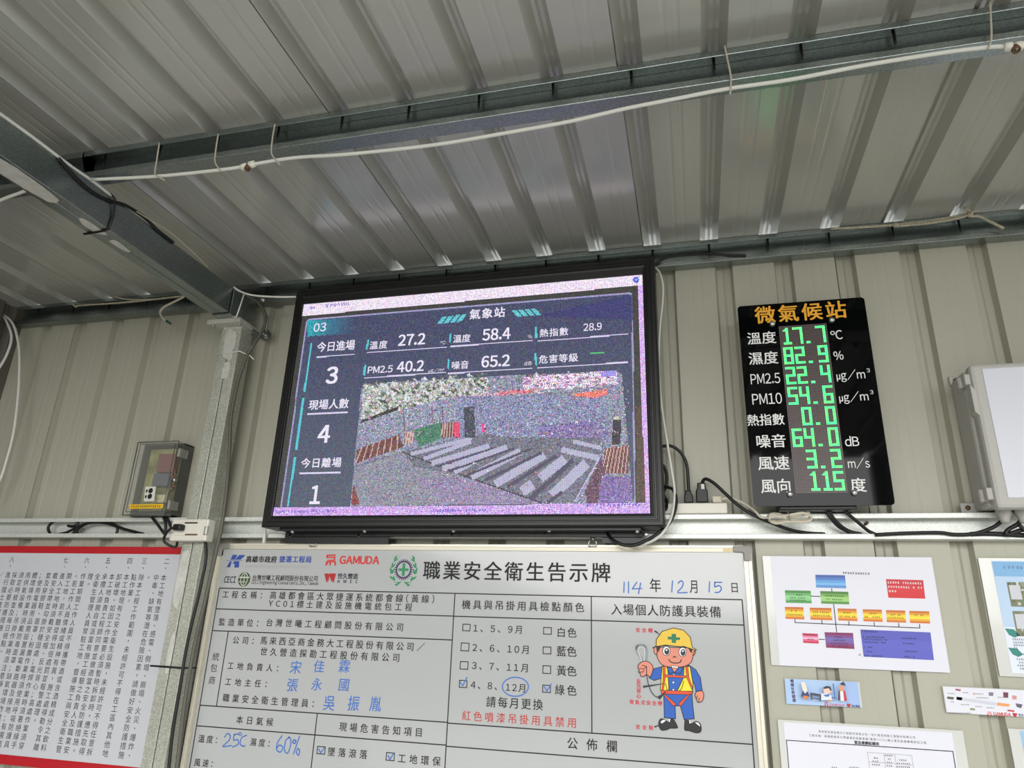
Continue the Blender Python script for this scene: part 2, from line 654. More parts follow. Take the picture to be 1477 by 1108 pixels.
t = root('steel_post', ((PX0 + PX1) / 2, 2.89, FLOOR), 'galvanised steel post of two channels with a seam down the middle, left of the screen', 'steel post')
xm = (PX0 + PX1) / 2
MB().prism([(PX0, FLOOR), (xm - 0.003, FLOOR), (xm - 0.003, 1.425), (PX0, 1.425)], 2.84, 2.938, M['post']).build('channel_half', t, bevel=0.003)
MB().prism([(xm + 0.002, FLOOR), (PX1, FLOOR), (PX1, 1.425), (xm + 0.002, 1.425)], 2.84, 2.938, M['post']).build('channel_half', t, bevel=0.003)
MB().prism([(PX0 - 0.06, 1.437), (PX1 + 0.02, 1.437), (PX1 + 0.02, 1.462), (PX0 - 0.06, 1.462)], 2.79, 2.94, M['weld']).build('head_plate', t, bevel=0.002)
MB().box(PX0 + 0.004, PX1 - 0.004, 2.845, 2.93, 1.424, 1.438, M['weld']).build('base_plate_weld', t)
MB().box(RX0 + 0.003, RX1 + 0.004, 2.745, 2.935, 1.462, RT - 0.002, M['zincdark']).build('head_stub', t, bevel=0.003)
for i_, (x0, x1, z0, z1) in enumerate(((xm - 0.035, xm + 0.038, 1.25, 1.425), (xm - 0.014, xm + 0.03, 1.14, 1.243), (PX0 + 0.004, xm - 0.004, 0.04, 0.325), (xm - 0.028, xm + 0.002, -0.24, -0.05))):
    smear(x0, x1, z0, z1, 10 + i_, lambda u, w_, k: (u, 2.8402 - 0.0012 * k, w_)).build('zinc_paint_patch', t, label='pale zinc spray patch')
for x in (PX0 - 0.035, PX1 + 0.008):
    MB().lathe((x, 2.81, 1.437), (0, 0, -1), [(0, 0.009), (0.008, 0.009), (0.008, 0.005), (0.016, 0.005)], M['bolt'], 6).build('bolt', t)

t = root('steel_post', (1.79, -1.6, FLOOR), 'galvanised front post seen only mirrored in the lower right of the black sign', 'steel post')
for x0, x1 in ((1.70, 1.787), (1.793, 1.88)):
    MB().prism([(x0, FLOOR), (x1, FLOOR), (x1, 1.72), (x0, 1.72)], -1.68, -1.54, M['post']).build('channel_half', t, bevel=0.003)

# brace bracket at the post head
t = root('wall_brace', (-2.07, 2.95, 1.30), 'small dark steel brace with a bolted foot under the eave, right of the post head', 'bracket')
MB().tube([pix(372, 436, 2.92), pix(386, 458, 2.93), pix(384, 480, 2.94)], 0.006, M['zincdark'], curve=False).build('strap', t)
MB().lathe(pix(384, 484, 2.97), (0, -1, 0), [(0, 0.03), (0.012, 0.028), (0.02, 0.012), (0.03, 0.01)], M['zincdark'], 12).build('foot_flange', t)
MB().lathe(pix(384, 484, 2.94), (0, -1, 0), [(0, 0.009), (0.012, 0.009)], M['bolt'], 6).build('bolt', t)
MB().tube([pix(352, 468, 2.87), pix(374, 483, 2.94)], 0.008, M['zincdark'], curve=False).build('tie_rod', t)
MB().lathe(pix(379, 433, 2.938), (0, -1, 0), [(0, 0.016), (0.006, 0.014), (0.006, 0.008), (0.016, 0.008)], M['bolt'], 8).build(
    'channel_bolt', label='single bolt in the eave channel just left of the screen top corner', cat='bolt')

# self-drilling screw tips poking through the flanges
tips = [(k, 1.83) for k in range(-8, 4)] + [(k, 2.97) for k in range(-14, 7)]
first = None
for k, dd in tips:
    x = -0.12 + PER * k
    zt = (EZ + 0.117) if dd < 2 else EZ + 0.117
    if first is None:
        first = MB().lathe((x, dd, zt - 0.004), (0, 0, -1), [(0, 0.005), (0.05, 0.004), (0.06, 0.001)], M['black'], 6).build('screw_tip')
        o = first
    else:
        o = first.copy()
        COL.objects.link(o)
        o.location = W((x, dd, zt - 0.064))
    if dd < 2:
        o['label'] = 'dark screw tip poking down inside the long ceiling purlin'
        o['group'] = 'screw tips inside the ceiling purlin'
    else:
        o['label'] = 'dark screw tip poking down inside the eave channel above the wall'
        o['group'] = 'screw tips inside the eave channel'
    o['category'] = 'screw'


# ------------------------------------------------------------------ cables on the ceiling
def cable(name, pts, r, m, label, cat='cable', group=None, curve=True, seg=8):
    return MB().tube(pts, r, m, seg, curve).build(name, label=label, cat=cat, group=group)


SC1 = [(132, 259), (224, 254.5), (314, 245.5), (350, 240.5), (368, 236.5), (426, 227.5), (500, 222.7), (624, 209.4), (733, 191.3), (823, 175), (900.6, 157), (980, 141.5), (1050, 128), (1140.5, 114.8), (1249, 93.9), (1357, 76.5), (1422, 68.6), (1452, 67), (1500, 65), (1560, 57), (1680, 42), (1860, 14), (2100, -20)]
t = root('light_string', pix(700, 200, 1.785), 'white light-string cable with empty lamp sockets tied along the long ceiling purlin', 'light string')
MB().tube([pix(x, y, 1.785) for x, y in SC1], 0.0062, M['whitecable']).build('cable', t)
for (cx_, cy_, dx, dy) in ((358, 239, 8, -2.6), (1462, 67, 11, -1)):
    c = np.array(pix(cx_, cy_, 1.782))
    a, b = pix(cx_ - dx * 1.3, cy_ - dy * 1.3, 1.782), pix(cx_ + dx * 1.3, cy_ + dy * 1.3, 1.782)
    q = MB()
    ax = np.array(b) - np.array(a)
    L = np.linalg.norm(ax)
    q.lathe(a, ax, [(0, 0.007), (L * 0.05, 0.012), (L * 0.38, 0.013), (L * 0.45, 0.008), (L * 0.55, 0.008), (L * 0.62, 0.013), (L * 0.95, 0.012), (L, 0.007)], M['whiteplastic'], 12)
    so = q.build('lamp_socket', t)
    sub(MB().lathe(c + np.array([0.002, 0, -0.004]), (0, -0.35, -1), [(0, 0.011), (0.016, 0.011), (0.016, 0.007), (0.006, 0.006)], M['brown'], 12), 'socket_mouth', so)
cable('white_cable', [pix(-60, 316, 1.79), pix(0, 289, 1.79), pix(32, 277, 1.79), pixz(70, 262, RT + 0.003), pixz(105, 262, RT + 0.005)], 0.0065, M['whitecable'],
      'white cable coming in at the left edge behind the box rafter')
cable('white_cable', [pixx(-40, 137, RX1 + 0.004), pixx(0, 164, RX1 + 0.004), pixx(50, 200, RX1 + 0.004), pixx(100, 238, RX1 + 0.004), pixx(133, 261, RX1 + 0.004), pixx(160, 282, RX1 + 0.004)], 0.006, M['whitecable'],
      'white cable lying along the upper edge of the box rafter at upper left')
cable('black_cable', [pixx(84, 228, RX1 + 0.006), pixx(108, 255, RX1 + 0.006), pixx(133.6, 277, RX1 + 0.006), pixx(157, 289, RX1 + 0.006), pixx(180.5, 296, RX1 + 0.006), pixx(207.6, 313, RX1 + 0.006), pixx(226, 331, RX1 + 0.006), pixx(250, 350, RX1 + 0.006)], 0.007, M['rubber'],
      'black cable sagging along the right face of the box rafter')
cable('thin_string', [pixx(197, 305, RX1 + 0.012), pixx(222, 321, RX1 + 0.012), pixx(247, 336.5, RX1 + 0.012), pixx(281, 366.6, RX1 + 0.012), pixx(300, 386, RX1 + 0.008)], 0.0025, M['tie'],
      'thin pale string hanging along the right face of the box rafter', 'string')
cable('cable_tie', [pixx(159, 279, RX1 + 0.005), pixx(166, 287, RX1 + 0.012), pixx(163, 312, RX1 + 0.006), pixx(156.5, 331, RX1 + 0.004), pixz(150, 333, RB - 0.004), pixz(133, 336, RB - 0.004), pixz(121, 337.5, RB - 0.004)], 0.0045, M['rubber'],
      'black cable tie looped round the box rafter', 'cable tie', curve=False)
cable('cable_tie', [pix(330, 412, 2.742), pix(329, 430, 2.742), pix(327, 447, 2.742)], 0.0045, M['rubber'],
      'black tie round the wall end of the box rafter', 'cable tie', curve=False)
ties = [([(230, 206), (226, 232), (223.5, 250), (228, 255), (237, 260)], 'pale tie wire round the ceiling purlin, leftmost of the three near its left end'),
        ([(315, 193), (311.5, 215), (310, 232), (314, 241), (318, 246)], 'pale tie wire round the ceiling purlin, just left of its left lamp socket'),
        ([(396.6, 179), (393, 200), (391.5, 220), (397, 230), (404, 238)], 'pale tie wire round the ceiling purlin, just right of its left lamp socket'),
        ([(1045, 66), (1049, 85), (1054, 110), (1054, 126), (1053, 136)], 'pale tie wire round the ceiling purlin, beside the green glow'),
        ([(1428, 3), (1429, 25), (1430, 48), (1429, 60), (1425, 71)], 'pale tie wire round the ceiling purlin, near the right edge beside a lamp socket')]
for pp, lb in ties:
    cable('tie_wire', [pix(x, y, 1.778) for x, y in pp], 0.0028, M['tie'], lb, 'tie wire', 'tie wires round the ceiling purlin')

t = root('rope', pix(1340, 318, 2.925), 'doubled braided rope tied along the eave channel at upper right with a loose end', 'rope')
MB().tube([pix(x, y, 2.925) for x, y in [(1198, 330), (1240, 328), (1290, 324.5), (1340, 319), (1377, 312.5), (1400, 306), (1433, 299), (1477, 293), (1530, 286)]], 0.006, M['rope']).build('strand', t)
MB().tube([pix(x, y, 2.92) for x, y in [(1293, 326.5), (1340, 322), (1380, 315), (1400, 309), (1398, 304), (1393, 300), (1433, 298.5), (1477, 292), (1530, 284)]], 0.006, M['rope']).build('strand', t)
MB().tube([pix(x, y, 2.915) for x, y in [(1396, 310), (1402, 312), (1413, 312.5), (1426, 319), (1448, 329.5)]], 0.006, M['rope']).build('loose_end', t)
k = MB()
for (x, y) in ((1292, 325), (1399, 310)):
    k.lathe(pix(x, y, 2.92) + np.array([-0.012, 0, 0]), (1, 0, 0.1), [(0, 0.006), (0.006, 0.012), (0.018, 0.012), (0.024, 0.006)], M['rope'], 10)
k.build('knot', t)
t = root('rope', pix(180, 436, 2.92), 'pale thin rope strung along the eave channel left of the post', 'rope')
MB().tube([pix(x, y, 2.92) for x, y in [(105, 439), (110, 443), (116, 440.5), (171, 437), (220, 432), (266, 427)]], 0.0055, M['rope']).build('strand', t)
MB().tube([pix(x, y, 2.92) for x, y in [(164, 427), (178, 431), (195, 432.5), (215, 432)]], 0.005, M['rope']).build('strand', t)
t = root('cable_offcut', pix(238, 450, 2.9), 'short pale cable offcut hanging from the eave channel with a green tip', 'cable')
MB().tube([pix(x, y, 2.9) for x, y in [(266, 428), (252, 435), (236.5, 443), (231, 451), (235, 459), (240, 463)]], 0.006, M['cream']).build('sheath', t)
MB().tube([pix(x, y, 2.9) for x, y in [(240, 463), (246, 467)]], 0.0068, flat((50, 95, 75)), curve=False).build('green_tip', t, label='dark green cable tip')
cable('white_cable', [pix(x, y, 2.9) for x, y in [(-40, 440), (-12, 447), (4, 456), (13, 472), (16.5, 487), (12, 506), (0, 529), (-25, 560)]], 0.007, M['whitecable'],
      'white cable looping down at the left edge, the shorter inner loop')
cable('white_cable', [pix(x, y, 2.9) for x, y in [(-6, 452), (8, 456), (20, 470), (27, 499), (28, 532), (26, 572), (20, 622), (10, 662), (0, 692), (-20, 725)]], 0.007, M['whitecable'],
      'white cable looping down at the left edge, the longer outer loop')

# ------------------------------------------------------------------ cables at the post
cable('grey_conduit', [pix(338, 420, 2.80), pix(358, 428, 2.87), pix(373, 438, 2.88), pix(381, 450, 2.88), pix(382.5, 465, 2.88), pix(377, 480, 2.87), pix(365, 499, 2.846), pix(356, 513, 2.846), pix(350, 530, 2.846), pix(343, 552, 2.846), pix(333.5, 600, 2.846), pix(331, 648, 2.846), pix(327.5, 701, 2.846), pix(320.5, 755, 2.846), pix(313, 790, 2.846), pix(298, 858, 2.846), pix(282, 925, 2.846), pix(267, 1010, 2.846), pix(258, 1085, 2.846), pix(250, 1150, 2.846)], 0.009, M['olive'],
      'olive grey conduit running down the right side of the post behind the whiteboard edge')
cable('black_cable', [pix(x, y, 2.83) for x, y in [(296, 776), (297.5, 796), (296.5, 812), (292.5, 832), (285.8, 863), (282, 878), (274.5, 909), (267, 945), (260, 990), (249.5, 1053), (243.5, 1108), (238, 1160)]], 0.0068, M['rubber'],
      'black cable running straight down the right side of the post below the socket box')
cable('cable_tie', [pix(217, 960.5, 2.834), pix(240, 962, 2.832), pix(262, 963.7, 2.834), pix(283, 963.5, 2.858)], 0.004, M['rubber'],
      'black tie wire round the lower post, level with the red framed notice', 'cable tie', curve=False)
cable('cable_tie', [pix(312, 511, 2.836), pix(330, 509, 2.834), pix(345.5, 506.6, 2.834), pix(361, 513.5, 2.855), pix(366, 518.5, 2.852)], 0.0032, M['whitecable'],
      'thin white cable tie round the top of the post', 'cable tie', curve=False)
cable('cable_tie', [pix(352, 424, 2.742), pix(347, 440, 2.738), pix(341, 457, 2.738), pix(336, 457, 2.738)], 0.0035, M['whitecable'],
      'white cable tie hanging at the post head under the box rafter', 'cable tie', curve=False)
cable('white_cable', [pix(337, 414, 2.74), pix(346, 420, 2.75), pix(365, 426, 2.76), pix(398, 428.3, 2.78), pix(427, 428.3, 2.81)], 0.005, M['whitecable'],
      'white cable from the post head to the top left corner of the screen')

# ------------------------------------------------------------------ LED display
SD = 2.812                   # plane of the lit face
sx0, sz1 = pix(438.5, 440, SD)[0], (pix(438.5, 440, SD)[2] + pix(926.5, 395.5, SD)[2]) / 2
sx0 = (pix(438.5, 440, SD)[0] + pix(393.5, 744.5, SD)[0]) / 2
sx1 = (pix(926.5, 395.5, SD)[0] + pix(938, 741, SD)[0]) / 2
sz0 = (pix(393.5, 744.5, SD)[2] + pix(938, 741, SD)[2]) / 2
ox0, ox1, oz0, oz1 = -0.6745 * 2.80, -0.0385 * 2.80, 0.1435 * 2.80, 0.5695 * 2.80
LED = root('led_display', ((ox0 + ox1) / 2, 2.87, oz0), 'large black framed video screen on the wall showing weather readings and a site camera view', 'display screen')
MB().box(ox0 + 0.02, ox1 - 0.02, 2.82, 2.935, oz0 + 0.004, oz1 - 0.004, M['black']).build('housing', LED, bevel=0.004)
bz = MB()
fr = [(0.0, 2.935), (0.0, 2.804), (0.006, 2.80), (0.018, 2.80), (0.020, 2.803), (0.024, 2.803), (0.026, 2.80), (0.034, 2.80), (0.036, 2.803), (0.040, 2.803), (0.042, 2.800), (0.05, 2.802), (1.0, 2.806), (1.0, 2.815)]


def ring(tt):
    # tt = 0 at the outer edge, 1 at the screen edge; grooves are given in absolute distance from the outer edge
    def e(o, i):
        s = 1 if i > o else -1
        return i if tt >= 1 else o + s * min(tt, abs(i - o))
    return [(e(ox0, sx0), e(oz0, sz0)), (e(ox1, sx1), e(oz0, sz0)), (e(ox1, sx1), e(oz1, sz1)), (e(ox0, sx0), e(oz1, sz1))]


vv = []
for tt, d in fr:
    vv += [(x, d, z) for x, z in ring(tt)]
ff = []
for i in range(len(fr) - 1):
    for k in range(4):
        ff.append((i * 4 + k, i * 4 + (k + 1) % 4, (i + 1) * 4 + (k + 1) % 4, (i + 1) * 4 + k))
bz.add(vv, ff, M['blackmetal'])
bz.build('bezel', LED)

# the lit pixel field
NX, NY = 392, 246
gx = sx0 + (np.arange(NX) + 0.5) / NX * (sx1 - sx0)
gz = sz0 + (np.arange(NY) + 0.5) / NY * (sz1 - sz0)
GX, GZ = np.meshgrid(gx, gz)
P3 = np.stack([GX, np.full_like(GX, SD), GZ], -1)
den = P3 @ AF
UX = CX + FPX * (P3 @ AR) / den       # where each display pixel sits in the picture the display shows
UY = CY - FPX * (P3 @ AU) / den
IMG = np.zeros((NY, NX, 3))


def inside(pp):
    r = np.zeros(UX.shape, bool)
    n = len(pp)
    for i in range(n):
        (xa, ya), (xb, yb) = pp[i], pp[(i + 1) % n]
        if ya == yb:
            continue
        c = ((ya > UY) != (yb > UY)) & (UX < (xb - xa) * (UY - ya) / (yb - ya) + xa)
        r ^= c
    return r


def paint(pp, rgb, nz=0.0, al=1.0):
    mk = inside(pp)
    c = np.array(rgb, float) + rng.normal(0, 1, IMG.shape) * nz * 0.6 + rng.normal(0, 1, UX.shape)[..., None] * nz
    IMG[mk] = IMG[mk] * (1 - al) + c[mk] * al


def pl(a, b, w, rgb):
    dx, dy = b[0] - a[0], b[1] - a[1]
    L = math.hypot(dx, dy)
    nx, ny = -dy / L * w / 2, dx / L * w / 2
    paint([(a[0] + nx, a[1] + ny), (b[0] + nx, b[1] + ny), (b[0] - nx, b[1] - ny), (a[0] - nx, a[1] - ny)], rgb)


def c5(x, y): return (380 + x / 4.617, 360 + y / 4.617)
def c6(x, y): return (660 + x / 4.617, 360 + y / 4.617)
def c7(x, y): return (380 + x / 4.617, 560 + y / 4.617)
def c8(x, y): return (660 + x / 4.617, 560 + y / 4.617)


full = [(430, 430), (935, 385), (945, 750), (385, 752)]
paint(full, (58, 58, 55), 6)
paint([(430, 430), (935, 385), (926.8, 411.5), (436, 456)], (228, 214, 232), 14)          # title strip
paint([(920, 412), (930, 411), (943, 750), (929, 750)], (206, 168, 226), 16)              # right strip
paint([(389, 732.5), (940, 725.5), (943, 750), (385, 750)], (196, 160, 226), 22)          # bottom strip
PANEL = [(446, 459.5), (908, 421.5), (912.5, 424), (917, 726), (404, 732), (441.5, 464)]
paint(PANEL, (150, 146, 186), 8)
IN = [(447, 461.5), (907, 424), (910.5, 427), (914.5, 726), (407, 732), (443, 465)]
paint(IN, (64, 68, 98), 9)
mk = inside(IN)
g = np.clip((UY - 470) / 240, 0, 1)[..., None]
IMG[mk] = (IMG * (1 - g) + (IMG * 0 + np.array([78, 86, 104]) + rng.normal(0, 9, IMG.shape)) * g)[mk]
paint([c6(520, 440), c6(1165, 300), c6(1170, 470)], (52, 52, 112), 8, 0.7)
for k in range(8):                                                                      # teal fade behind the number
    f = 1 - k / 8
    paint([(445 + k * 8 - (0 if k else 1.5), 462.5 - k * 0.6), (453.5 + k * 8, 462 - k * 0.6), (453 + k * 8 - 2, 484 - k * 0.5), (443 + k * 8, 486 - k * 0.5)], (40, 150 + 20 * f, 180), 16, 0.85 * f)
for a, b, w in (((457, 515), (511, 511), 2), ((443, 597.5), (502, 594.5), 2.4), ((432, 683.5), (491, 681.5), 2.4), ((529.5, 509), (645, 501), 1.6), ((525, 545.5), (643, 537), 1.8), ((650, 500), (768, 491), 1.6), ((646, 539), (767, 531), 1.6), ((775, 492.3), (906, 482), 1.6), ((775, 531), (906, 522.4), 1.6)):
    pl(a, b, w, (205, 198, 226))
for a, b, w in (((449, 495), (439, 565), 2.6), ((437.5, 574), (427, 649), 2.8), ((425.5, 659), (415, 731), 3.2), ((531.5, 490), (528.5, 504.5), 2.6), ((527, 526.5), (525, 541.5), 2.8), ((650, 481), (648.5, 494), 2.4), ((647.5, 518), (646, 532), 2.4), ((773, 471), (773.5, 488), 3.2), ((772.5, 510), (773, 527), 3)):
    pl(a, b, w, (84, 190, 204))
for k in range(4):
    paint([(630 + k * 9.4, 467.5 - k), (638 + k * 9.4, 457 - k), (645 + k * 9.4, 456 - k), (637.5 + k * 9.4, 466.8 - k)], (92, 186, 196), 10)
    paint([(738 + k * 9.2, 448 - k * .7), (745 + k * 9.2, 447.5 - k * .7), (753 + k * 9.2, 456.5 - k * .7), (746 + k * 9.2, 457 - k * .7)], (92, 186, 196), 10)
# site camera picture
VIEW = [(525, 553.5), (888, 534), (897, 540), (913, 725), (505, 731), (521.5, 558)]
paint(VIEW, (132, 134, 156), 26)
paint([(524, 556), (700, 545), (705, 570), (600, 590), (520, 605)], (172, 174, 172), 30)
for k in range(520):
    x = rng.uniform(524, 705)
    y = rng.uniform(552, 600) - (x - 524) * 0.08
    r_ = rng.uniform(0.8, 3.2)
    if x - 524 + (y - 556) * 3.2 < 190:
        paint([(x - r_, y), (x, y - r_), (x + r_ * 1.2, y + 1), (x, y + r_)], [(96, 102, 92), (224, 222, 228), (66, 78, 64), (206, 208, 206), (140, 142, 134)][k % 5], 22, 0.85)
for k in range(220):
    x = rng.uniform(530, 880)
    y = 552 - (x - 530) * 0.055 + rng.uniform(0, 34)
    r_ = rng.uniform(1, 4)
    paint([(x - r_, y), (x, y - r_ * .7), (x + r_, y), (x, y + r_ * .7)], [(96, 104, 90), (70, 80, 68), (226, 220, 226), (146, 142, 132), (214, 206, 214)][k % 5], 24, 0.8)
paint([c6(430, 850), c6(1060, 805), c6(1075, 900), c6(440, 940)], (210, 186, 212), 46)
for k in range(70):
    x, y = rng.uniform(758, 885), rng.uniform(540, 560)
    paint([(x - 2.5, y - 1), (x + 2.5, y - 1.5), (x + 3, y + 1.5), (x - 2.5, y + 1.5)], [(236, 226, 240), (150, 90, 140), (110, 96, 110), (200, 160, 190)][k % 4], 30, 0.8)
paint([c6(950, 815), c6(1050, 805), c6(1055, 840), c6(955, 850)], (150, 140, 216), 12)
paint([c6(0, 985), c6(560, 920), c6(560, 945), c6(0, 1005)], (186, 150, 160), 30)
paint([c6(280, 945), c6(500, 925), c6(500, 955), c6(280, 975)], (206, 120, 130), 30)
paint([c6(775, 960), c6(1000, 930), c6(1000, 965), c6(890, 995), c6(775, 985)], (228, 120, 106), 20)
paint([c7(650, 215), c7(900, 120), c7(900, 145), c7(650, 232)], (52, 52, 52), 18)
paint([c7(640, 240), c7(900, 150), c7(1200, 70), c7(1380, 40), c7(1380, 200), c7(1180, 230), c7(1000, 260), c7(630, 410)], (138, 142, 164), 26)
paint([c8(0, 60), c8(560, 40), c8(1000, 70), c8(1000, 330), c8(760, 360), c8(500, 320), c8(130, 320), c8(0, 340)], (128, 132, 164), 24)
paint([c8(520, 250), c8(900, 210), c8(1030, 300), c8(980, 330), c8(560, 330)], (122, 108, 156), 24)
for xa in (930, 1120, 1190):
    pl(c7(xa, 120), c7(xa + 12, 360), 1.3, (110, 70, 84))
for (A, B, C, D) in ((c7(620, 410), c7(900, 310), c7(935, 390), c7(615, 500)), (c7(1180, 235), c7(1300, 225), c7(1310, 320), c7(1185, 330)), (c7(940, 300), c7(1000, 280), c7(1005, 360), c7(945, 380)), (c8(980, 400), c8(1140, 380), c8(1140, 570), c8(960, 570))):
    paint([A, B, C, D], (112, 66, 68), 16)
    for k in range(7):
        u = k / 7 + 0.12
        a = (A[0] + (B[0] - A[0]) * u, A[1] + (B[1] - A[1]) * u)
        b = (D[0] + (C[0] - D[0]) * (u - 0.12), D[1] + (C[1] - D[1]) * (u - 0.12))
        pl(a, b, 1.5, (196, 170, 160))
paint([c7(1270, 230), c7(1300, 228), c7(1305, 325), c7(1270, 325)], (222, 70, 110), 14)
paint([c7(1000, 280), c7(1180, 225), c7(1185, 330), c7(1150, 350), c7(1030, 395)], (70, 118, 96), 16)
paint([c7(610, 520), c7(930, 420), c7(1400, 330), c8(160, 300), c8(360, 330), c8(700, 330), c8(960, 330), c8(940, 470), c8(780, 765), c8(0, 765), c7(590, 770)], (108, 108, 124), 16)
paint([c7(605, 530), c7(930, 425), c7(1000, 520), c7(1400, 600), c8(100, 610), c8(580, 765), c8(0, 770), c7(580, 785), c7(590, 700)], (134, 134, 150), 18)
paint([c7(1000, 600), c7(1400, 600), c8(100, 610), c8(560, 768), c7(1200, 775)], (140, 128, 160), 18)
paint([c7(600, 640), c7(640, 770), c7(585, 780)], (130, 62, 60), 20)
pl(c7(925, 425), c8(60, 590), 1.8, (60, 66, 58))
pl(c8(60, 590), c8(560, 765), 2.0, (56, 50, 62))
for (a, b, w) in ((c7(980, 440), c7(1385, 335), 4), (c7(1070, 470), c8(90, 355), 4.6), (c7(1120, 500), c8(210, 385), 5.5), (c7(1190, 535), c8(330, 395), 6), (c7(1270, 560), c8(120, 480), 6), (c8(90, 590), c8(420, 420), 8), (c8(250, 640), c8(580, 445), 8.5), (c8(430, 690), c8(500, 640), 11), (c8(550, 600), c8(715, 470), 10), (c8(630, 715), c8(860, 500), 11), (c8(690, 410), c8(940, 465), 6), (c8(770, 355), c8(960, 400), 4)):
    pl(a, b, w * 1.35, (172, 170, 196))
for (a, b, w) in ((c7(1150, 525), c8(250, 395), 2.5), (c7(1230, 555), c8(380, 400), 3), (c8(40, 590), c8(500, 400), 3.5), (c8(180, 615), c8(560, 430), 4), (c8(330, 660), c8(660, 450), 5), (c8(480, 740), c8(770, 480), 7), (c8(600, 765), c8(700, 690), 5)):
    pl(a, b, w, (74, 70, 92))
pl(c8(780, 755), c8(950, 455), 1.6, (196, 186, 226))
paint([c8(40, 130), c8(110, 120), c8(120, 330), c8(50, 330)], (64, 68, 84), 18)
paint([c8(160, 240), c8(185, 240), c8(185, 290), c8(162, 292)], (232, 50, 140), 8)
paint([c8(0, 240), c8(14, 240), c8(14, 330), c8(0, 330)], (214, 60, 100), 12)
paint([c8(1035, 210), c8(1090, 205), c8(1085, 370), c8(1028, 380)], (58, 50, 62), 12)
paint([c8(1040, 190), c8(1075, 188), c8(1075, 210), c8(1040, 212)], (206, 196, 170), 10)
paint([c8(850, 680), c8(950, 460), c8(985, 560), c8(930, 765), c8(860, 765)], (96, 66, 86), 18)
paint([c8(960, 590), c8(1150, 590), c8(1160, 765), c8(930, 765)], (124, 104, 160), 18)
paint([c8(1185, 120), c8(1225, 120), c8(1255, 765), c8(1195, 765)], (84, 66, 56), 10)
for k in range(420):                                                                    # speckle of the moving picture
    x, y = rng.uniform(526, 908), rng.uniform(560, 726)
    if rng.random() < 0.5:
        y = 560 + (y - 560) * 0.4
    pl((x, y), (x + rng.uniform(1, 4), y + rng.uniform(-1, 1)), rng.uniform(0.8, 2), [(214, 206, 222), (84, 80, 96), (182, 140, 190), (120, 150, 130), (200, 120, 130)][k % 5])
for (a, b, sd) in (((398, 738.5), (485, 736.5), 1), ((618, 737), (704, 736), 2), ((846, 728.5), (926, 727.5), 3), ((446, 444), (462, 443), 4), ((470, 441), (504, 438), 5)):
    r = random.Random(sd)
    n = int((b[0] - a[0]) / 2.2)
    for k in range(n):
        x = a[0] + (b[0] - a[0]) * k / n
        y = a[1] + (b[1] - a[1]) * k / n
        if r.random() < 0.8:
            pl((x, y - r.uniform(1, 2.6)), (x + r.uniform(0.4, 1.6), y + r.uniform(1, 2.6)), 1.1, (100, 84, 190))
mk = (UX - 917.5) ** 2 + (UY - 403.5) ** 2 < 4.4 ** 2
IMG[mk] = (60, 84, 196)
mk = (UX - 917.5) ** 2 + (UY - 403.5) ** 2 < 1.8 ** 2
IMG[mk] = (150, 170, 236)
IMG += rng.normal(0, 9, IMG.shape)
IMG = np.clip(IMG, 4, 250) / 255.0
LINC = np.where(IMG <= 0.04045, IMG / 12.92, ((IMG + 0.055) / 1.055) ** 2.4)


def led_material(name, rgb=None, k=1.0):
    m, nt, b = nodes(name)
    b.inputs['Base Color'].default_value = (0.012, 0.012, 0.012, 1)
    b.inputs['Roughness'].default_value = 0.55
    uv = nt.nodes.new('ShaderNodeUVMap')
    sep = nt.nodes.new('ShaderNodeSeparateXYZ')
    nt.links.new(uv.outputs['UV'], sep.inputs[0])

    def mth(op, a, bb=None):
        nd = nt.nodes.new('ShaderNodeMath')
        nd.operation = op
        for i, q in enumerate((a, bb)):
            if q is None:
                continue
            if isinstance(q, (int, float)):
                nd.inputs[i].default_value = q
            else:
                nt.links.new(q, nd.inputs[i])
        return nd.outputs[0]

    dx = mth('ABSOLUTE', mth('SUBTRACT', mth('FRACT', sep.outputs[0]), 0.5))
    dy = mth('ABSOLUTE', mth('SUBTRACT', mth('FRACT', sep.outputs[1]), 0.5))
    on = mth('LESS_THAN', mth('MAXIMUM', dx, dy), 0.40)
    st = mth('ADD', mth("MULTIPLY", on, 1.16 * k), 0.34 * k)
    nt.links.new(st, b.inputs['Emission Strength'])
    if rgb is None:
        at = nt.nodes.new('ShaderNodeAttribute')
        at.attribute_name = 'pixel'
        nt.links.new(at.outputs['Color'], b.inputs['Emission Color'])
    else:
        b.inputs['Emission Color'].default_value = (*lin(rgb), 1)
    return m


me = bpy.data.meshes.new('screen')
ex = sx0 + np.arange(NX + 1) / NX * (sx1 - sx0)
ez = sz0 + np.arange(NY + 1) / NY * (sz1 - sz0)
EX, EZZ = np.meshgrid(ex, ez)
base = LED.location
co = np.stack([S * EX, np.full_like(EX, S * (SD - 3.0)), S * EZZ + EYE], -1).reshape(-1, 3) - np.array(base)
ii, jj = np.meshgrid(np.arange(NX), np.arange(NY))
a = (jj * (NX + 1) + ii).ravel()
quads = np.stack([a, a + 1, a + NX + 2, a + NX + 1], -1)
me.vertices.add(len(co))
me.vertices.foreach_set('co', co.ravel())
me.loops.add(quads.size)
me.loops.foreach_set('vertex_index', quads.ravel())
me.polygons.add(len(quads))
me.polygons.foreach_set('loop_start', np.arange(len(quads)) * 4)
me.update(calc_edges=True)
at = me.attributes.new('pixel', 'FLOAT_COLOR', 'CORNER')
cc = np.ones((len(quads), 4, 4))
cc[:, :, :3] = LINC.reshape(-1, 1, 3)
at.data.foreach_set('color', cc.ravel())
uvl = me.uv_layers.new(name='UVMap')
uvl.data.foreach_set('uv', np.tile(np.array([0, 0, 1, 0, 1, 1, 0, 1], float), len(quads)))
M['led'] = led_material('led_pixels')
me.materials.append(M['led'])
me.validate()
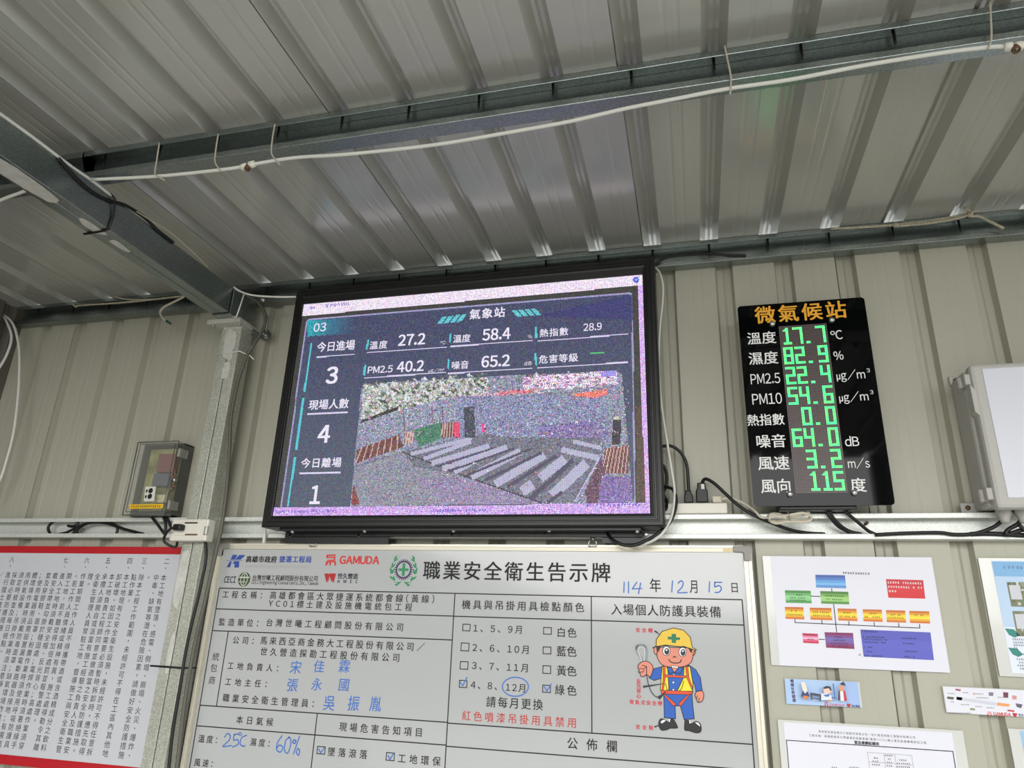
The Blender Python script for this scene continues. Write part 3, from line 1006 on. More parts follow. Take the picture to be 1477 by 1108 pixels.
so = bpy.data.objects.new('screen', me)
COL.objects.link(so)
so.parent = LED

LT = SD - 0.0012
M['ledtext'] = led_material('led_lettering', (226, 220, 236), 1.0)
M['ledgreen'] = emis('led_green_dash', (90, 190, 120), 1.0)
tx = MB()
for s, a, b, h, o in (('03', (452, 473), (471, 471.5), 11.5, .012), ('今日進場', (457, 502), (512.5, 496), 14, .018), ('3', (470, 542), (488, 541), 22.5, .03), ('現場人數', (445, 585.5), (503.5, 580.5), 14, .018),
                      ('4', (458, 627), (477, 625.5), 24, .03), ('今日離場', (434, 669.5), (493, 665.5), 14, .018), ('1', (447, 714.5), (463, 713.5), 25, .03), ('氣象站', (677, 453), (729, 450.5), 14.5, .02),
                      ('溫度', (533, 498.5), (559, 496.5), 11.5, .015), ('27.2', (574, 491.5), (614, 488.5), 15, .025), ('℃', (635, 494.5), (643, 494), 6, 0), ('溫度', (653.5, 489.5), (679, 487), 11.5, .015), ('58.4', (695.5, 484), (737, 480), 15.5, .025),
                      ('%', (761, 486), (768, 485.5), 5, 0), ('熱指數', (778, 481), (820, 477.5), 11.5, .015), ('28.9', (841, 472.5), (868.5, 470.5), 10, .012), ('PM2.5', (530, 534.5), (567, 531.5), 9.5, .015), ('40.2', (572, 530), (612, 527), 14.5, .025),
                      ('μg/m³', (618, 535), (641, 533), 5, 0), ('噪音', (651, 527.5), (676.5, 525.5), 11.5, .015), ('65.2', (694, 522.5), (736, 519.5), 15.5, .025), ('dB', (756, 524.5), (767, 524), 5, .01), ('危害等級', (777, 519), (834, 515), 12, .015)):
    text(tx, s, a, b, h, LT, M['ledtext'], o)
tx.pline([(852, 509.7), (871, 508.7)], 0.007, LT, M['ledgreen'])
lo = tx.build('screen_lettering', LED, label='white readings and headings shown on the screen')
# give the lettering the same pixel pitch as the screen
lm_ = lo.data
ul = lm_.uv_layers.new(name='UVMap')
vi = np.zeros(len(lm_.loops), int)
lm_.loops.foreach_get('vertex_index', vi)
vc = np.zeros(len(lm_.vertices) * 3)
lm_.vertices.foreach_get('co', vc)
vc = vc.reshape(-1, 3)[vi]
u = (vc[:, 0] + base[0] - S * sx0) / (S * (sx1 - sx0)) * NX
v_ = (vc[:, 2] + base[2] - EYE - S * sz0) / (S * (sz1 - sz0)) * NY
ul.data.foreach_set('uv', np.stack([u, v_], -1).ravel())

ml = MB()
x0, x1 = pix(411, 770, 2.88)[0], pix(926, 770, 2.88)[0]
ml.box(x0, x1, 2.83, 2.90, oz0 - 0.012, oz0 + 0.004, M['black'])
ml.box(x0, x1, 2.895, 2.905, oz0 - 0.03, oz0 - 0.01, M['black'])
rail = ml.build('mounting_rail', LED, bevel=0.002)
pt = MB()
pt.box(pix(410, 775, 2.9)[0], pix(560, 775, 2.9)[0], 2.905, 2.912, pix(450, 783.5, 2.9)[2], oz0 - 0.01, M['black'])
pt.box(pix(868, 775, 2.9)[0], pix(930, 775, 2.9)[0], 2.905, 2.912, pix(900, 783.5, 2.9)[2], oz0 - 0.01, M['black'])
sub(pt, 'hanging_plate', rail)
for (x, y) in ((422, 766.5), (526, 765.5), (654, 765), (792, 764.5), (919, 766)):
    sub(MB().lathe(pix(x, y, 2.84) + np.array([0, 0, 0.0]), (0, -0.6, -1), [(0, 0.009), (0.006, 0.008), (0.009, 0.003)], M['bolt'], 10), 'screw', rail)
for (x, y) in ((419, 772), (518, 772), (652, 771.5), (786, 769), (932, 771)):
    sub(MB().lathe(pix(x, y, 2.9), (0, -1, 0), [(0, 0.009), (0.004, 0.009), (0.005, 0.005)], M['bolt'], 10), 'screw', rail)

# ------------------------------------------------------------------ climate sign
GD = 2.85
g = root('climate_sign', (0.48, 2.9, 0.17 * GD), 'tall black sign with green digits and a yellow Chinese title, right of the big screen', 'electronic sign')
gx0, gx1, gz0, gz1 = 0.0812 * GD, 0.2560 * GD, 0.1702 * GD, 0.4705 * GD
rr = 0.014
pp = []
for (cx_, cz_, a0) in ((gx1 - rr, gz1 - rr, 0), (gx0 + rr, gz1 - rr, 90), (gx0 + rr, gz0 + rr, 180), (gx1 - rr, gz0 + rr, 270)):
    pp += [(cx_ + rr * math.cos(math.radians(a0 + q)), cz_ + rr * math.sin(math.radians(a0 + q))) for q in (0, 22, 45, 67, 90)]
MB().prism(pp, GD, GD + 0.006, M['acryl']).build('face_plate', g)
bx0, bx1 = pix(1124, 737, 2.88)[0], pix(1236, 737, 2.88)[0]
MB().box(bx0, bx1, GD + 0.02, 2.985, gz0 - 0.012, gz1 - 0.05, M['black']).build('module_box', g, bevel=0.004)
F = GD - 0.0008
yl = MB()
M['yellow'] = mat('orange_yellow_vinyl', (240, 172, 40), 0.5)
M['white'] = mat('white_vinyl_letters', (236, 236, 234), 0.5)


def cs(x, y): return (920 + x / 3.692, 340 + y / 3.692)
def ct(x, y): return (920 + x / 2.652, 600 + y / 2.652)


text(yl, '微氣候站', cs(622, 423), cs(1113, 392), 24.5, F, M['yellow'], 0.018)
yl.build('title_lettering', g, label='orange yellow title characters')
wl = MB()
for s, a, b, h, o in (('溫度', cs(580, 548), cs(738, 541), 17.5, .012), ('濕度', cs(588, 655), cs(749, 648), 18, .012), ('PM2.5', cs(598, 765), cs(760, 758), 14.2, 0.004), ('PM10', cs(606, 872), cs(770, 866), 15, 0.004),
                      ('熱指數', cs(580, 982), cs(782, 978), 16.5, .012), ('噪音', ct(450, 98), ct(568, 94), 19, .012), ('風速', ct(458, 182), ct(581, 178), 20, .012), ('風向', ct(469, 270), ct(588, 266), 20.5, .012),
                      ('%', cs(1040, 641), cs(1097, 638), 11.5, 0.008), ('dB', ct(790, 99), ct(848, 97), 13, 0.006), ('度', ct(812, 265), ct(875, 263), 20, .012)):
    text(wl, s, a, b, h, F, M['white'], o)
for s, a, b, h in (('μg/m', cs(1055, 745), cs(1212, 738), 11.5), ('3', cs(1214, 718), cs(1240, 717), 5.5), ('μg/m', cs(1069, 862), cs(1230, 855), 11.5), ('3', cs(1232, 834), cs(1258, 833), 5.5), ('m/s', ct(802, 184), ct(888, 180), 12), ('C', cs(1050, 530), cs(1092, 526), 12.5)):
    text(wl, s, a, b, h, F, M['white'], 0.006)
c_ = pix(*cs(1037, 518), F)
wl.line([(c_[0] + 0.0072 * math.cos(a_), c_[2] + 0.0072 * math.sin(a_)) for a_ in [math.radians(q_) for q_ in range(0, 361, 24)]], 0.0036, F, M['white'])
wl.build('lettering', g, label='white captions and units')
# dot matrix
mx0, mx1 = pix(1124, 474, GD)[0], pix(1196, 474, GD)[0]
mx0 = (pix(1124, 474, GD)[0] + pix(1146.5, 712, GD)[0]) / 2
mx1 = (pix(1196, 470, GD)[0] + pix(1219.5, 711, GD)[0]) / 2
mz1, mz0 = pix(1160, 468.5, GD)[2], pix(1183, 711.5, GD)[2]
m, nt, b = nodes('dark_dot_matrix')
b.inputs['Base Color'].default_value = (0.02, 0.02, 0.02, 1)
b.inputs['Roughness'].default_value = 0.4
uv = nt.nodes.new('ShaderNodeUVMap')
vo = nt.nodes.new('ShaderNodeVectorMath')
vo.operation = 'FRACTION'
nt.links.new(uv.outputs['UV'], vo.inputs[0])
dsn = nt.nodes.new('ShaderNodeVectorMath')
dsn.operation = 'DISTANCE'
nt.links.new(vo.outputs[0], dsn.inputs[0])
dsn.inputs[1].default_value = (0.5, 0.5, 0)
lt = nt.nodes.new('ShaderNodeMath')
lt.operation = 'LESS_THAN'
nt.links.new(dsn.outputs['Value'], lt.inputs[0])
lt.inputs[1].default_value = 0.27
mx = nt.nodes.new('ShaderNodeMix')
mx.data_type = 'RGBA'
nt.links.new(lt.outputs[0], mx.inputs['Factor'])
mx.inputs['A'].default_value = (0.012, 0.011, 0.011, 1)
mx.inputs['B'].default_value = (0.30, 0.20, 0.20, 1)
nt.links.new(mx.outputs['Result'], b.inputs['Base Color'])
dm = MB().rect(mx0, mx1, mz0, mz1, F, m).build('dot_matrix', g, label='dark dotted light panel')
ul = dm.data.uv_layers.new(name='UVMap')
for lp in dm.data.loops:
    c = dm.data.vertices[lp.vertex_index].co
    ul.data[lp.index].uv = (0 if c.x + g.location.x < S * (mx0 + mx1) / 2 else 34, 0 if c.z + g.location.z - EYE < S * (mz0 + mz1) / 2 else 130)
SEG = {'0': 'abcdef', '1': '', '2': 'abged', '3': 'abgcd', '4': 'fgbc', '5': 'afgcd', '6': 'afgedc', '7': 'abc', '8': 'abcdefg', '9': 'abcdfg'}


def digit(ch):
    L = set()
    if ch == '1':
        for y in range(14):
            L |= {(3, y), (4, y)}
        L |= {(1, 2), (2, 1), (2, 2)}
        for x in range(1, 7):
            L |= {(x, 13), (x, 12)}
        return L
    for s in SEG[ch]:
        if s == 'a': L |= {(x, y) for x in range(7) for y in (0, 1)}
        if s == 'g': L |= {(x, y) for x in range(7) for y in (6, 7)}
        if s == 'd': L |= {(x, y) for x in range(7) for y in (12, 13)}
        if s == 'f': L |= {(x, y) for x in (0, 1) for y in range(0, 8)}
        if s == 'b': L |= {(x, y) for x in (5, 6) for y in range(0, 8)}
        if s == 'e': L |= {(x, y) for x in (0, 1) for y in range(6, 14)}
        if s == 'c': L |= {(x, y) for x in (5, 6) for y in range(6, 14)}
    return L


M['green'] = emis('lit_green_dots', (70, 240, 130), 2.2)
M['greenblue'] = emis('lit_green_dots_cool', (60, 236, 170), 2.2)
M['greenyellow'] = emis('lit_green_dots_warm', (120, 248, 110), 2.2)
dg = MB()
px_, pz_ = (mx1 - mx0) / 34, (mz1 - mz0) / 130
rnd = random.Random(3)
for row, s in enumerate(('17.7', '82.9', '22.4', '54.6', ' 0.0', '64.0', ' 3.2', ' 115')):
    cells = [(0, s[0]), (8, s[1]), (16, s[2]), (24, s[3])]
    for c0, ch in cells:
        if ch == ' ':
            continue
        pts = {(x, y) for x in (1, 2, 3) for y in (12, 13)} if ch == '.' else digit(ch)
        for x, y in pts:
            cx_ = mx0 + (c0 + x + 2.0) * px_
            cz_ = mz1 - (row * 16.1 + y + 2.2) * pz_
            q = rnd.random()
            dg.rect(cx_ - px_ * 0.40, cx_ + px_ * 0.40, cz_ - pz_ * 0.38, cz_ + pz_ * 0.38, F - 0.0008, M['green'] if q < .6 else (M['greenblue'] if q < .8 else M['greenyellow']))
dg.build('digits', g, label='glowing green number readings')
for (x, y) in ((1113.8, 467.5), (1199.5, 462), (1139, 713), (1232, 711)):
    MB().lathe(pix(x, y, GD - 0.002), (0, -1, 0), [(-0.004, 0.0115), (0.006, 0.0115), (0.010, 0.009), (0.012, 0.003)], M['bolt'], 16).build('standoff_cap', g)

# ------------------------------------------------------------------ grey enclosure at right
t = root('junction_enclosure', (1.35, 2.9, 0.46), 'light grey plastic enclosure box with a white lid, cut off by the right edge', 'electrical box')
ex0, ex1 = 1.035, 1.75
MB().box(ex0, ex1, 2.86, 2.998, 0.478, 1.0, M['grey']).build('body', t, bevel=0.012)
lid = MB()
lid.prism([(ex0 + 0.006, 0.462), (ex1, 0.462), (ex1, 1.006), (ex0 + 0.006, 1.006)], 2.80, 2.856, M['grey'])
lo = lid.build('lid', t, bevel=0.014)
sub(MB().prism([(ex0 + 0.045, 0.498), (ex1 - 0.03, 0.498), (ex1 - 0.03, 0.985), (ex0 + 0.045, 0.985)], 2.797, 2.803, M['lidpaper']), 'lid_panel', lo, bevel=0.002)
for (x, y) in ((1396, 549), (1430, 713)):
    c = pix(x, y, 2.83)
    q = MB()
    q.box(ex0 - 0.012, ex0 + 0.03, 2.815, 2.90, c[2] - 0.022, c[2] + 0.022, M['grey'])
    q.tube([(ex0 - 0.012, 2.86, c[2] - 0.022), (ex0 - 0.012, 2.86, c[2] + 0.022)], 0.012, M['grey'], curve=False)
    q.build('latch', t, bevel=0.004)
for (x, y) in ((1381, 549), (1398, 733)):
    c = pix(x, y, 2.99)
    lg = MB().box(c[0] - 0.03, ex0 + 0.01, 2.985, 2.998, c[2] - 0.02, c[2] + 0.02, M['grey']).build('mounting_lug', t, bevel=0.005)
    sub(MB().lathe((c[0] - 0.006, 2.986, c[2]), (0, -1, 0), [(0, 0.010), (0.004, 0.009), (0.005, 0.003)], M['brown'], 10), 'screw', lg)
hp = MB()
c = pix(1404, 580, 2.84)
hp.prism([(ex0 - 0.004, 0.93), (ex0 + 0.012, 0.90), (ex0 + 0.012, 0.80), (ex0 - 0.004, 0.82)], 2.80, 2.84, M['grey'])
hp.build('hinge_plate', t, bevel=0.002)
for (x, y) in ((1447, 746), (1474, 746)):
    MB().lathe(pix(x, 738, 2.90), (0, 0, -1), [(-0.02, 0.026), (0.0, 0.026), (0.012, 0.024), (0.02, 0.018), (0.04, 0.014)], M['grey'], 6).build('cable_gland', t)

# ------------------------------------------------------------------ transparent meter box at left
t = root('meter_box', (-2.6, 2.94, 0.472), 'small clear-fronted meter box with wiring and a yellow sticker on the left wall', 'electrical box')
kx0, kx1, kz0, kz1, kd = -0.947 * 2.88, -0.8625 * 2.88, 0.473, 0.8425, 2.88
bs = MB()
bs.box(kx0, kx1, 2.99, 2.998, kz0, kz1, M['greydark'])
bs.box(kx0, kx0 + 0.006, 2.925, 2.99, kz0, kz1, M['greydark'])
bs.box(kx1 - 0.006, kx1, 2.925, 2.99, kz0, kz1, M['greydark'])
bs.box(kx0, kx1, 2.925, 2.99, kz0, kz0 + 0.006, M['greydark'])
bs.box(kx0, kx1, 2.925, 2.99, kz1 - 0.006, kz1, M['greydark'])
bs.build('base', t)
cv = MB()
e = 0.004
cv.box(kx0, kx1, kd, kd + e, kz0, kz1, M['clear'])
cv.box(kx0, kx0 + e, kd + e, 2.925, kz0, kz1, M['clear'])
cv.box(kx1 - e, kx1, kd + e, 2.925, kz0, kz1, M['clear'])
cv.box(kx0 + e, kx1 - e, kd + e, 2.925, kz0, kz0 + e, M['clear'])
cv.box(kx0 + e, kx1 - e, kd + e, 2.925, kz1 - e, kz1, M['clear'])
cv.build('cover', t, label='clear plastic front cover')
rm = MB()
for q in (0.0, 0.016):
    z0, z1, x0, x1 = kz0 + q, kz1 - q * 0.6, kx0 + q, kx1 - q
    for (a, b) in (((x0, z0), (x1, z0)), ((x1, z0), (x1, z1)), ((x1, z1), (x0, z1)), ((x0, z1), (x0, z0))):
        rm.tube([(a[0], kd - 0.001, a[1]), (b[0], kd - 0.001, b[1])], 0.0028 if q == 0 else 0.0016, M['greydark'], 6, curve=False)
rm.build('cover_rim', t)
bd = MB()
bd.box(kx0 + 0.02, kx1 - 0.03, 2.955, 2.985, kz0 + 0.03, kz1 - 0.02, mat('olive_back_panel', (150, 148, 96), 0.6, 0, 0.5, 14))
bd.build('back_panel', t)
MB().box(kx0 + 0.11, kx1 - 0.035, 2.915, 2.955, kz0 + 0.22, kz0 + 0.315, mat('red_breaker', (128, 70, 74), 0.5)).build('breaker_block', t, bevel=0.004, label='dull red component behind the cover')
MB().box(kx0 + 0.10, kx1 - 0.05, 2.915, 2.955, kz0 + 0.15, kz0 + 0.215, mat('blue_breaker', (92, 96, 112), 0.5)).build('relay_block', t, bevel=0.004, label='blue grey component behind the cover')
wr = MB()
for k in range(6):
    x = kx1 - 0.045 + 0.005 * (k % 3)
    wr.tube([(x - 0.03, 2.93, kz0 + 0.05), (x + 0.01, 2.92, kz0 + 0.1 + 0.01 * k), (x + 0.02, 2.93, kz0 + 0.15), (x - 0.01, 2.93, kz0 + 0.2 + 0.015 * k)], 0.003, [M['rubber'], flat((176, 96, 50)), M['rubber'], flat((190, 182, 120))][k % 4], 6)
wr.build('wiring', t)
MB().box(kx0 + 0.135, kx1 - 0.035, 2.905, 2.95, kz0 + 0.065, kz0 + 0.105, mat('pale_terminal', (214, 205, 165), 0.6, 0, 0.25, 60)).build('terminal_strip', t, bevel=0.003)
sk = MB()
sk.rect(pix(182 + 14, 0, kd)[0], 0, 0, 0, 0, M['ink']) if False else None


def cm(x, y): return (170 + x / 5.54, 600 + y / 5.54)


sk.ppoly([cm(220, 566), cm(305, 564), cm(290, 682), cm(205, 684)], kd - 0.004, flat((216, 214, 206)))
for (x, y) in ((262, 598), (255, 643)):
    c = pix(*cm(x, y), kd - 0.0045)
    sk.ellipse(c[0], c[2], 0.013, 0.013, kd - 0.0045, M['ink'])
    sk.rect(c[0] - 0.028, c[0] - 0.018, c[2] - 0.008, c[2] + 0.006, kd - 0.0045, M['ink'])
sk.build('info_sticker', t, label='small white sticker with two black round icons')
ys = MB()
ys.ppoly([cm(88, 708), cm(366, 704), cm(358, 738), cm(92, 744)], kd - 0.004, flat((236, 190, 40)))
scribble(ys, cm(104, 726), cm(346, 721), 3.2, kd - 0.0045, M['ink'], 0.9, 9)
ys.build('warning_sticker', t, label='yellow warning strip with black print')
for (x0_, x1_, yy) in ((505, 607, 295), (440, 520, 712)):
    c = pix(*cm((x0_ + x1_) / 2, yy), 2.90)
    q = MB()
    q.box(kx1 - 0.006, kx1 + 0.012, 2.885, 2.95, c[2] - 0.022, c[2] + 0.022, M['film'])
    q.build('latch', t, bevel=0.003)
MB().lathe((kx1 + 0.002, 2.90, (kz0 + kz1) / 2 - 0.01), (1, -0.4, 0), [(0, 0.012), (0.008, 0.012), (0.012, 0.006)], M['bolt'], 12).build('seal_screw', t)

# ------------------------------------------------------------------ socket box, plug
t = root('socket_box', (-2.26, 2.81, 0.336), 'white wall socket box strapped across the front of the post, black plug in it', 'socket')
MB().box(-2.352, -2.155, 2.785, 2.838, 0.338, 0.4375, M['whiteplastic']).build('housing', t, bevel=0.006)


def cz(x, y): return pix(170 + x / 5.54, 600 + y / 5.54, 2.782)


a, b = cz(455, 855), cz(640, 955)
fp = MB().box(a[0], b[0], 2.781, 2.786, b[2], a[2], M['whiteplastic']).build('face_plate', t, bevel=0.002)
a, b = cz(530, 945), cz(640, 852)
sl = MB()
for y in (856, 949):
    p0, p1 = cz(538, y), cz(636, y)
    sl.box(p0[0], p1[0], 2.7795, 2.783, p0[2] - 0.003, p0[2] + 0.003, M['brown'] if y > 900 else M['ink'])
sub(sl, 'flap_slot', fp)
rc = MB()
c = cz(703, 917)
rc.tube([(c[0] - 0.008, 2.783, c[2] - 0.018), (c[0] + 0.008, 2.783, c[2] - 0.018), (c[0] + 0.008, 2.783, c[2] + 0.018), (c[0] - 0.008, 2.783, c[2] + 0.018), (c[0] - 0.008, 2.783, c[2] - 0.018)], 0.0025, M['greycap'], 6, curve=False)
rc.build('knockout', t)
t = root('power_plug', pix(258, 761, 2.77), 'black plug and looping cord in the socket box on the post', 'plug')
q = MB()
c = pix(258, 761, 2.765)
q.box(c[0] - 0.02, c[0] + 0.022, 2.745, 2.781, c[2] - 0.014, c[2] + 0.014, M['rubber'])
q.build('plug_body', t, bevel=0.006)
MB().tube([pix(254, 760, 2.76), pix(248, 762, 2.755), pix(241, 767.5, 2.76), pix(236.5, 777, 2.77), pix(238.5, 783, 2.775), pix(249, 788.8, 2.79), pix(254.5, 787.8, 2.80), pix(255.7, 782, 2.83), pix(256, 776, 2.845)], 0.0058, M['rubber']).build('cord', t)

# cables in the girt at left
for pp, lb in (([(96, 750.5), (80, 751.5), (71.5, 757.5), (69.5, 763.5), (72.5, 770), (76, 773)], 'black cable loop standing in the wall channel, leftmost of the tangle left of the post'),
               ([(83, 771), (95, 768.5), (105, 764), (123, 756), (138, 753.5), (153, 754.7), (166, 758.5), (180, 763.5), (207, 770.5)], 'black cable arching in and out of the wall channel left of the meter box'),
               ([(98, 758.5), (105, 759.5), (112, 756.5), (111.5, 752), (107, 749), (112, 753), (110.5, 762), (111, 768), (113, 772)], 'black cable knot end rising from the middle of the tangle in the wall channel'),
               ([(104, 771), (112, 763), (128, 754.5), (145, 753), (162, 755), (168.5, 760), (169.5, 765), (167.5, 771.5)], 'black cable loop, rightmost of the tangle in the wall channel left of the meter box')):
    cable('black_cable', [pix(x, y, 2.95) for x, y in pp], 0.007, M['rubber'], lb)
for pp, lb in (([(219, 746), (222, 750), (229, 759), (237, 770)], 'black cable below the meter box, leftmost of three'),
               ([(236, 746), (239, 757), (238, 769)], 'black cable below the meter box, middle of three'),
               ([(240, 747), (243, 752), (247.5, 762)], 'black cable below the meter box, short rightmost of three beside the socket')):
    cable('black_cable', [pix(x, y, 2.93) for x, y in pp], 0.007, M['rubber'], lb)

# ------------------------------------------------------------------ power strip and its cords
t = root('power_strip', pix(1000, 740, 2.94), 'white power strip standing on the wall channel beside the big screen', 'power strip')
z0 = 0.471
x0, x1 = pix(955, 738, 2.93)[0], pix(1049.5, 738, 2.93)[0]
zt = pix(1000, 725.5, 2.93)[2]
MB().box(x0, x1, 2.93, 2.985, z0, zt, M['whiteplastic']).build('body', t, bevel=0.005)
MB().box(x0 + 0.02, x1 - 0.02, 2.945, 2.975, zt - 0.002, zt + 0.0025, M['grey']).build('socket_face', t, bevel=0.001)


def plug(name_pts, cx_, y0, y1, w, dd, label, m):
    t = root('power_plug', pix(cx_, y1, dd), label, 'plug')
    top, bot = pix(cx_, y0, dd), pix(cx_, y1, dd)
    H = top[2] - bot[2]
    q = MB()
    q.prism([(bot[0] - w, zt + 0.003), (bot[0] + w, zt + 0.003), (bot[0] + w, bot[2] + H * 0.55), (bot[0] + w * 0.72, bot[2] + H * 0.72), (bot[0] + w * 0.7, top[2]), (bot[0] - w * 0.7, top[2]), (bot[0] - w * 0.72, bot[2] + H * 0.72), (bot[0] - w, bot[2] + H * 0.55)], dd - 0.016, dd + 0.016, m)
    q.build('plug_body', t, bevel=0.005)
    MB().tube(name_pts, 0.0068, m).build('cord', t)
    return t


plug([pix(952, 644.5, 2.92), pix(959, 643.5, 2.93), pix(968, 643.5, 2.94), pix(979, 650, 2.945), pix(987, 661, 2.95), pix(991, 674, 2.955), pix(992.5, 693, 2.96), pix(993.5, 711, 2.96)], 993.5, 708, 725, 0.018, 2.96,
     'black plug in the power strip nearest the screen, cord arching behind it', M['rubber'])
t = plug([pix(1013, 702, 2.955), pix(1013.5, 695, 2.95), pix(1018.5, 691, 2.94), pix(1031, 698, 2.93), pix(1047, 713, 2.92), pix(1068, 731.5, 2.91), pix(1092, 745.5, 2.905), pix(1117, 756, 2.92), pix(1140, 764.5, 2.95), pix(1165, 769, 2.965), pix(1190, 770.5, 2.97)], 1013, 697, 725, 0.024, 2.955,
     'larger black plug in the power strip with a cord running down to the channel', M['rubber'])
c = pix(1013.5, 702, 2.937)
MB().box(c[0] - 0.006, c[0] + 0.007, 2.936, 2.94, c[2] - 0.01, c[2] + 0.01, M['weld']).build('cord_clip', t)
t = root('white_adapter', pix(1034, 725, 2.95), 'small white plug block on the power strip with a cream cord bundled into a coil', 'plug')
a, b = pix(1027, 716.5, 2.95), pix(1041.5, 725, 2.95)
MB().box(a[0], b[0], 2.935, 2.975, zt + 0.002, a[2], M['cream']).build('plug_body', t, bevel=0.004)
MB().tube([pix(1041, 720, 2.93), pix(1050, 718.5, 2.925), pix(1060, 720.5, 2.92), pix(1076, 728, 2.91), pix(1088, 736.5, 2.905), pix(1096, 745, 2.90), pix(1104, 747.5, 2.895)], 0.005, M['cream']).build('cord', t)
co_ = MB()
for k in range(4):
    o1 = 1.2 * k
    co_.tube([pix(1106 + o1, 746.5 + k, 2.89 - 0.006 * k), pix(1112, 741.5 + o1 * .3, 2.885 - 0.006 * k), pix(1124, 741.8 + o1, 2.885 - .006 * k), pix(1140, 746 - k * 1.1, 2.88 - .005 * k), pix(1158, 742.5 - k * 0.8, 2.885 - .005 * k), pix(1166 + o1, 740 + k * 1.6, 2.885 - 0.005 * k), pix(1168, 747 + k * 1.4, 2.89 - .004 * k), pix(1158, 750.5 + k * 0.8, 2.885 - .005 * k), pix(1138, 750 + k * 0.9, 2.88 - .005 * k), pix(1120, 752.5 + k * .8, 2.885 - .006 * k), pix(1108 + o1, 749.5 + k, 2.89 - 0.006 * k)], 0.005, M['cream'])
co_.build('cord_coil', t)
MB().tube([pix(1135, 737, 2.875), pix(1138, 743, 2.86), pix(1140, 751, 2.86)], 0.0025, M['greycap'], 6, curve=False).build('twist_tie', t)

cable('white_wire', [pix(945, 386, 2.93), pix(951, 393, 2.92), pix(955.5, 408, 2.92), pix(956, 430, 2.92), pix(951.5, 476, 2.92), pix(950, 530, 2.92), pix(954, 584, 2.91), pix(962.5, 640, 2.90), pix(969, 680, 2.90), pix(972.7, 705, 2.90), pix(972.5, 722, 2.89), pix(969.5, 741, 2.87), pix(964, 756, 2.85), pix(954, 771, 2.84), pix(940.6, 780.5, 2.85), pix(923, 786.7, 2.88), pix(908, 788.2, 2.92)], 0.0052, M['whitecable'],
      'thin white wire hanging down the right side of the big screen', 'wire')
cable('black_cable', [pix(874.4, 763, 2.91), pix(877, 771, 2.89), pix(884, 779, 2.87), pix(898, 785.8, 2.86), pix(915.6, 786.3, 2.86), pix(937, 777, 2.86), pix(952, 767, 2.86), pix(963, 758, 2.87), pix(971, 744, 2.88), pix(975, 728, 2.89), pix(974, 714, 2.90), pix(969, 705, 2.91), pix(958, 702.5, 2.92), pix(950, 702, 2.925)], 0.0068, M['rubber'],
      'black cable hanging in a loop under the lower right corner of the big screen')
cable('black_cable', [pix(950, 669, 2.92), pix(957, 672, 2.93), pix(961.5, 685, 2.94), pix(961, 700, 2.945), pix(957, 712, 2.945), pix(961.5, 722, 2.945), pix(961, 733, 2.92), pix(957, 737, 2.92)], 0.0068, M['rubber'],
      'black cable curling close beside the right edge of the big screen above the channel')

# cables under the climate sign
for pp, lb in (([(1192, 733), (1194, 740), (1199, 748), (1208.7, 759), (1221.7, 766.5), (1231, 771.5)], 'black cable out of the climate sign bottom, leftmost of three'),
               ([(1195, 733), (1198, 741), (1204, 750), (1214, 759.5), (1226, 766.5), (1243, 771)], 'black cable out of the climate sign bottom, middle of three, close to its neighbour'),
               ([(1215, 734), (1222, 740.5), (1237, 753), (1252, 765.5), (1264, 771.5)], 'black cable out of the climate sign bottom, rightmost of three')):
    cable('black_cable', [pix(x, y, 2.915 + 0.04 * min(1, max(0, (y - 745) / 20))) for x, y in pp], 0.0066, M['rubber'], lb)
cable('black_cable', [pix(x, y, 2.93) for x, y in [(1262, 771.5), (1300, 769.5), (1340, 768.5), (1360, 768.8), (1375, 771), (1395, 771), (1412, 768.5), (1430, 762), (1441, 755), (1446.5, 749)]], 0.0068, M['rubber'],
      'long black cable in the channel, rising to the left gland of the grey enclosure')
cable('black_cable', [pix(x, y, 2.935) for x, y in [(1400, 770.5), (1425, 770), (1450, 771), (1480, 772.5), (1520, 774)]], 0.0085, M['rubber'],
      'thick black cable lying in the channel at the right edge')
cable('black_cable', [pix(x, y, 2.92) for x, y in [(1474, 748), (1468, 756), (1456, 763), (1451, 768), (1454, 771), (1466, 767), (1477, 764), (1500, 762)]], 0.0075, M['rubber'],
      'black cable kinked below the right gland of the grey enclosure')
cable('black_cable', [pix(x, y, 2.91) for x, y in [(1470, 757), (1475, 762), (1482, 768), (1500, 770)]], 0.007, M['rubber'],
      'short black cable crossing the kinked one at the right edge')
cable('dark_screw', [pix(1248, 756.5, 2.995), pix(1251, 753.5, 2.975)], 0.006, M['brown'], 'small dark screw in the web of the wall channel under the climate sign', 'screw', curve=False)

# ------------------------------------------------------------------ whiteboard
BD = 2.93
cable('black_cable', [pix(944, 383, 2.93), pix(952, 376, 2.93), pix(966, 370, 2.93), pix(990, 367, 2.935), pix(1022, 366.5, 2.935), pix(1050, 368, 2.935), pix(1076, 368.5, 2.935)], 0.006, M['rubber'],
      'black cable lying in the eave channel right of the big screen top corner')
bx0, bx1, bz1 = -0.7475 * BD, 0.0728 * BD, 0.1172 * BD
bz0 = bz1 - 1.62
B = root('whiteboard', ((bx0 + bx1) / 2, BD, bz0), 'big white safety notice board with printed table, blue handwriting and a cartoon worker', 'whiteboard')
MB().box(bx0 + 0.01, bx1 - 0.01, BD + 0.004, BD + 0.022, bz0 + 0.01, bz1 - 0.01, M['board']).build('panel', B)
FW = 0.029


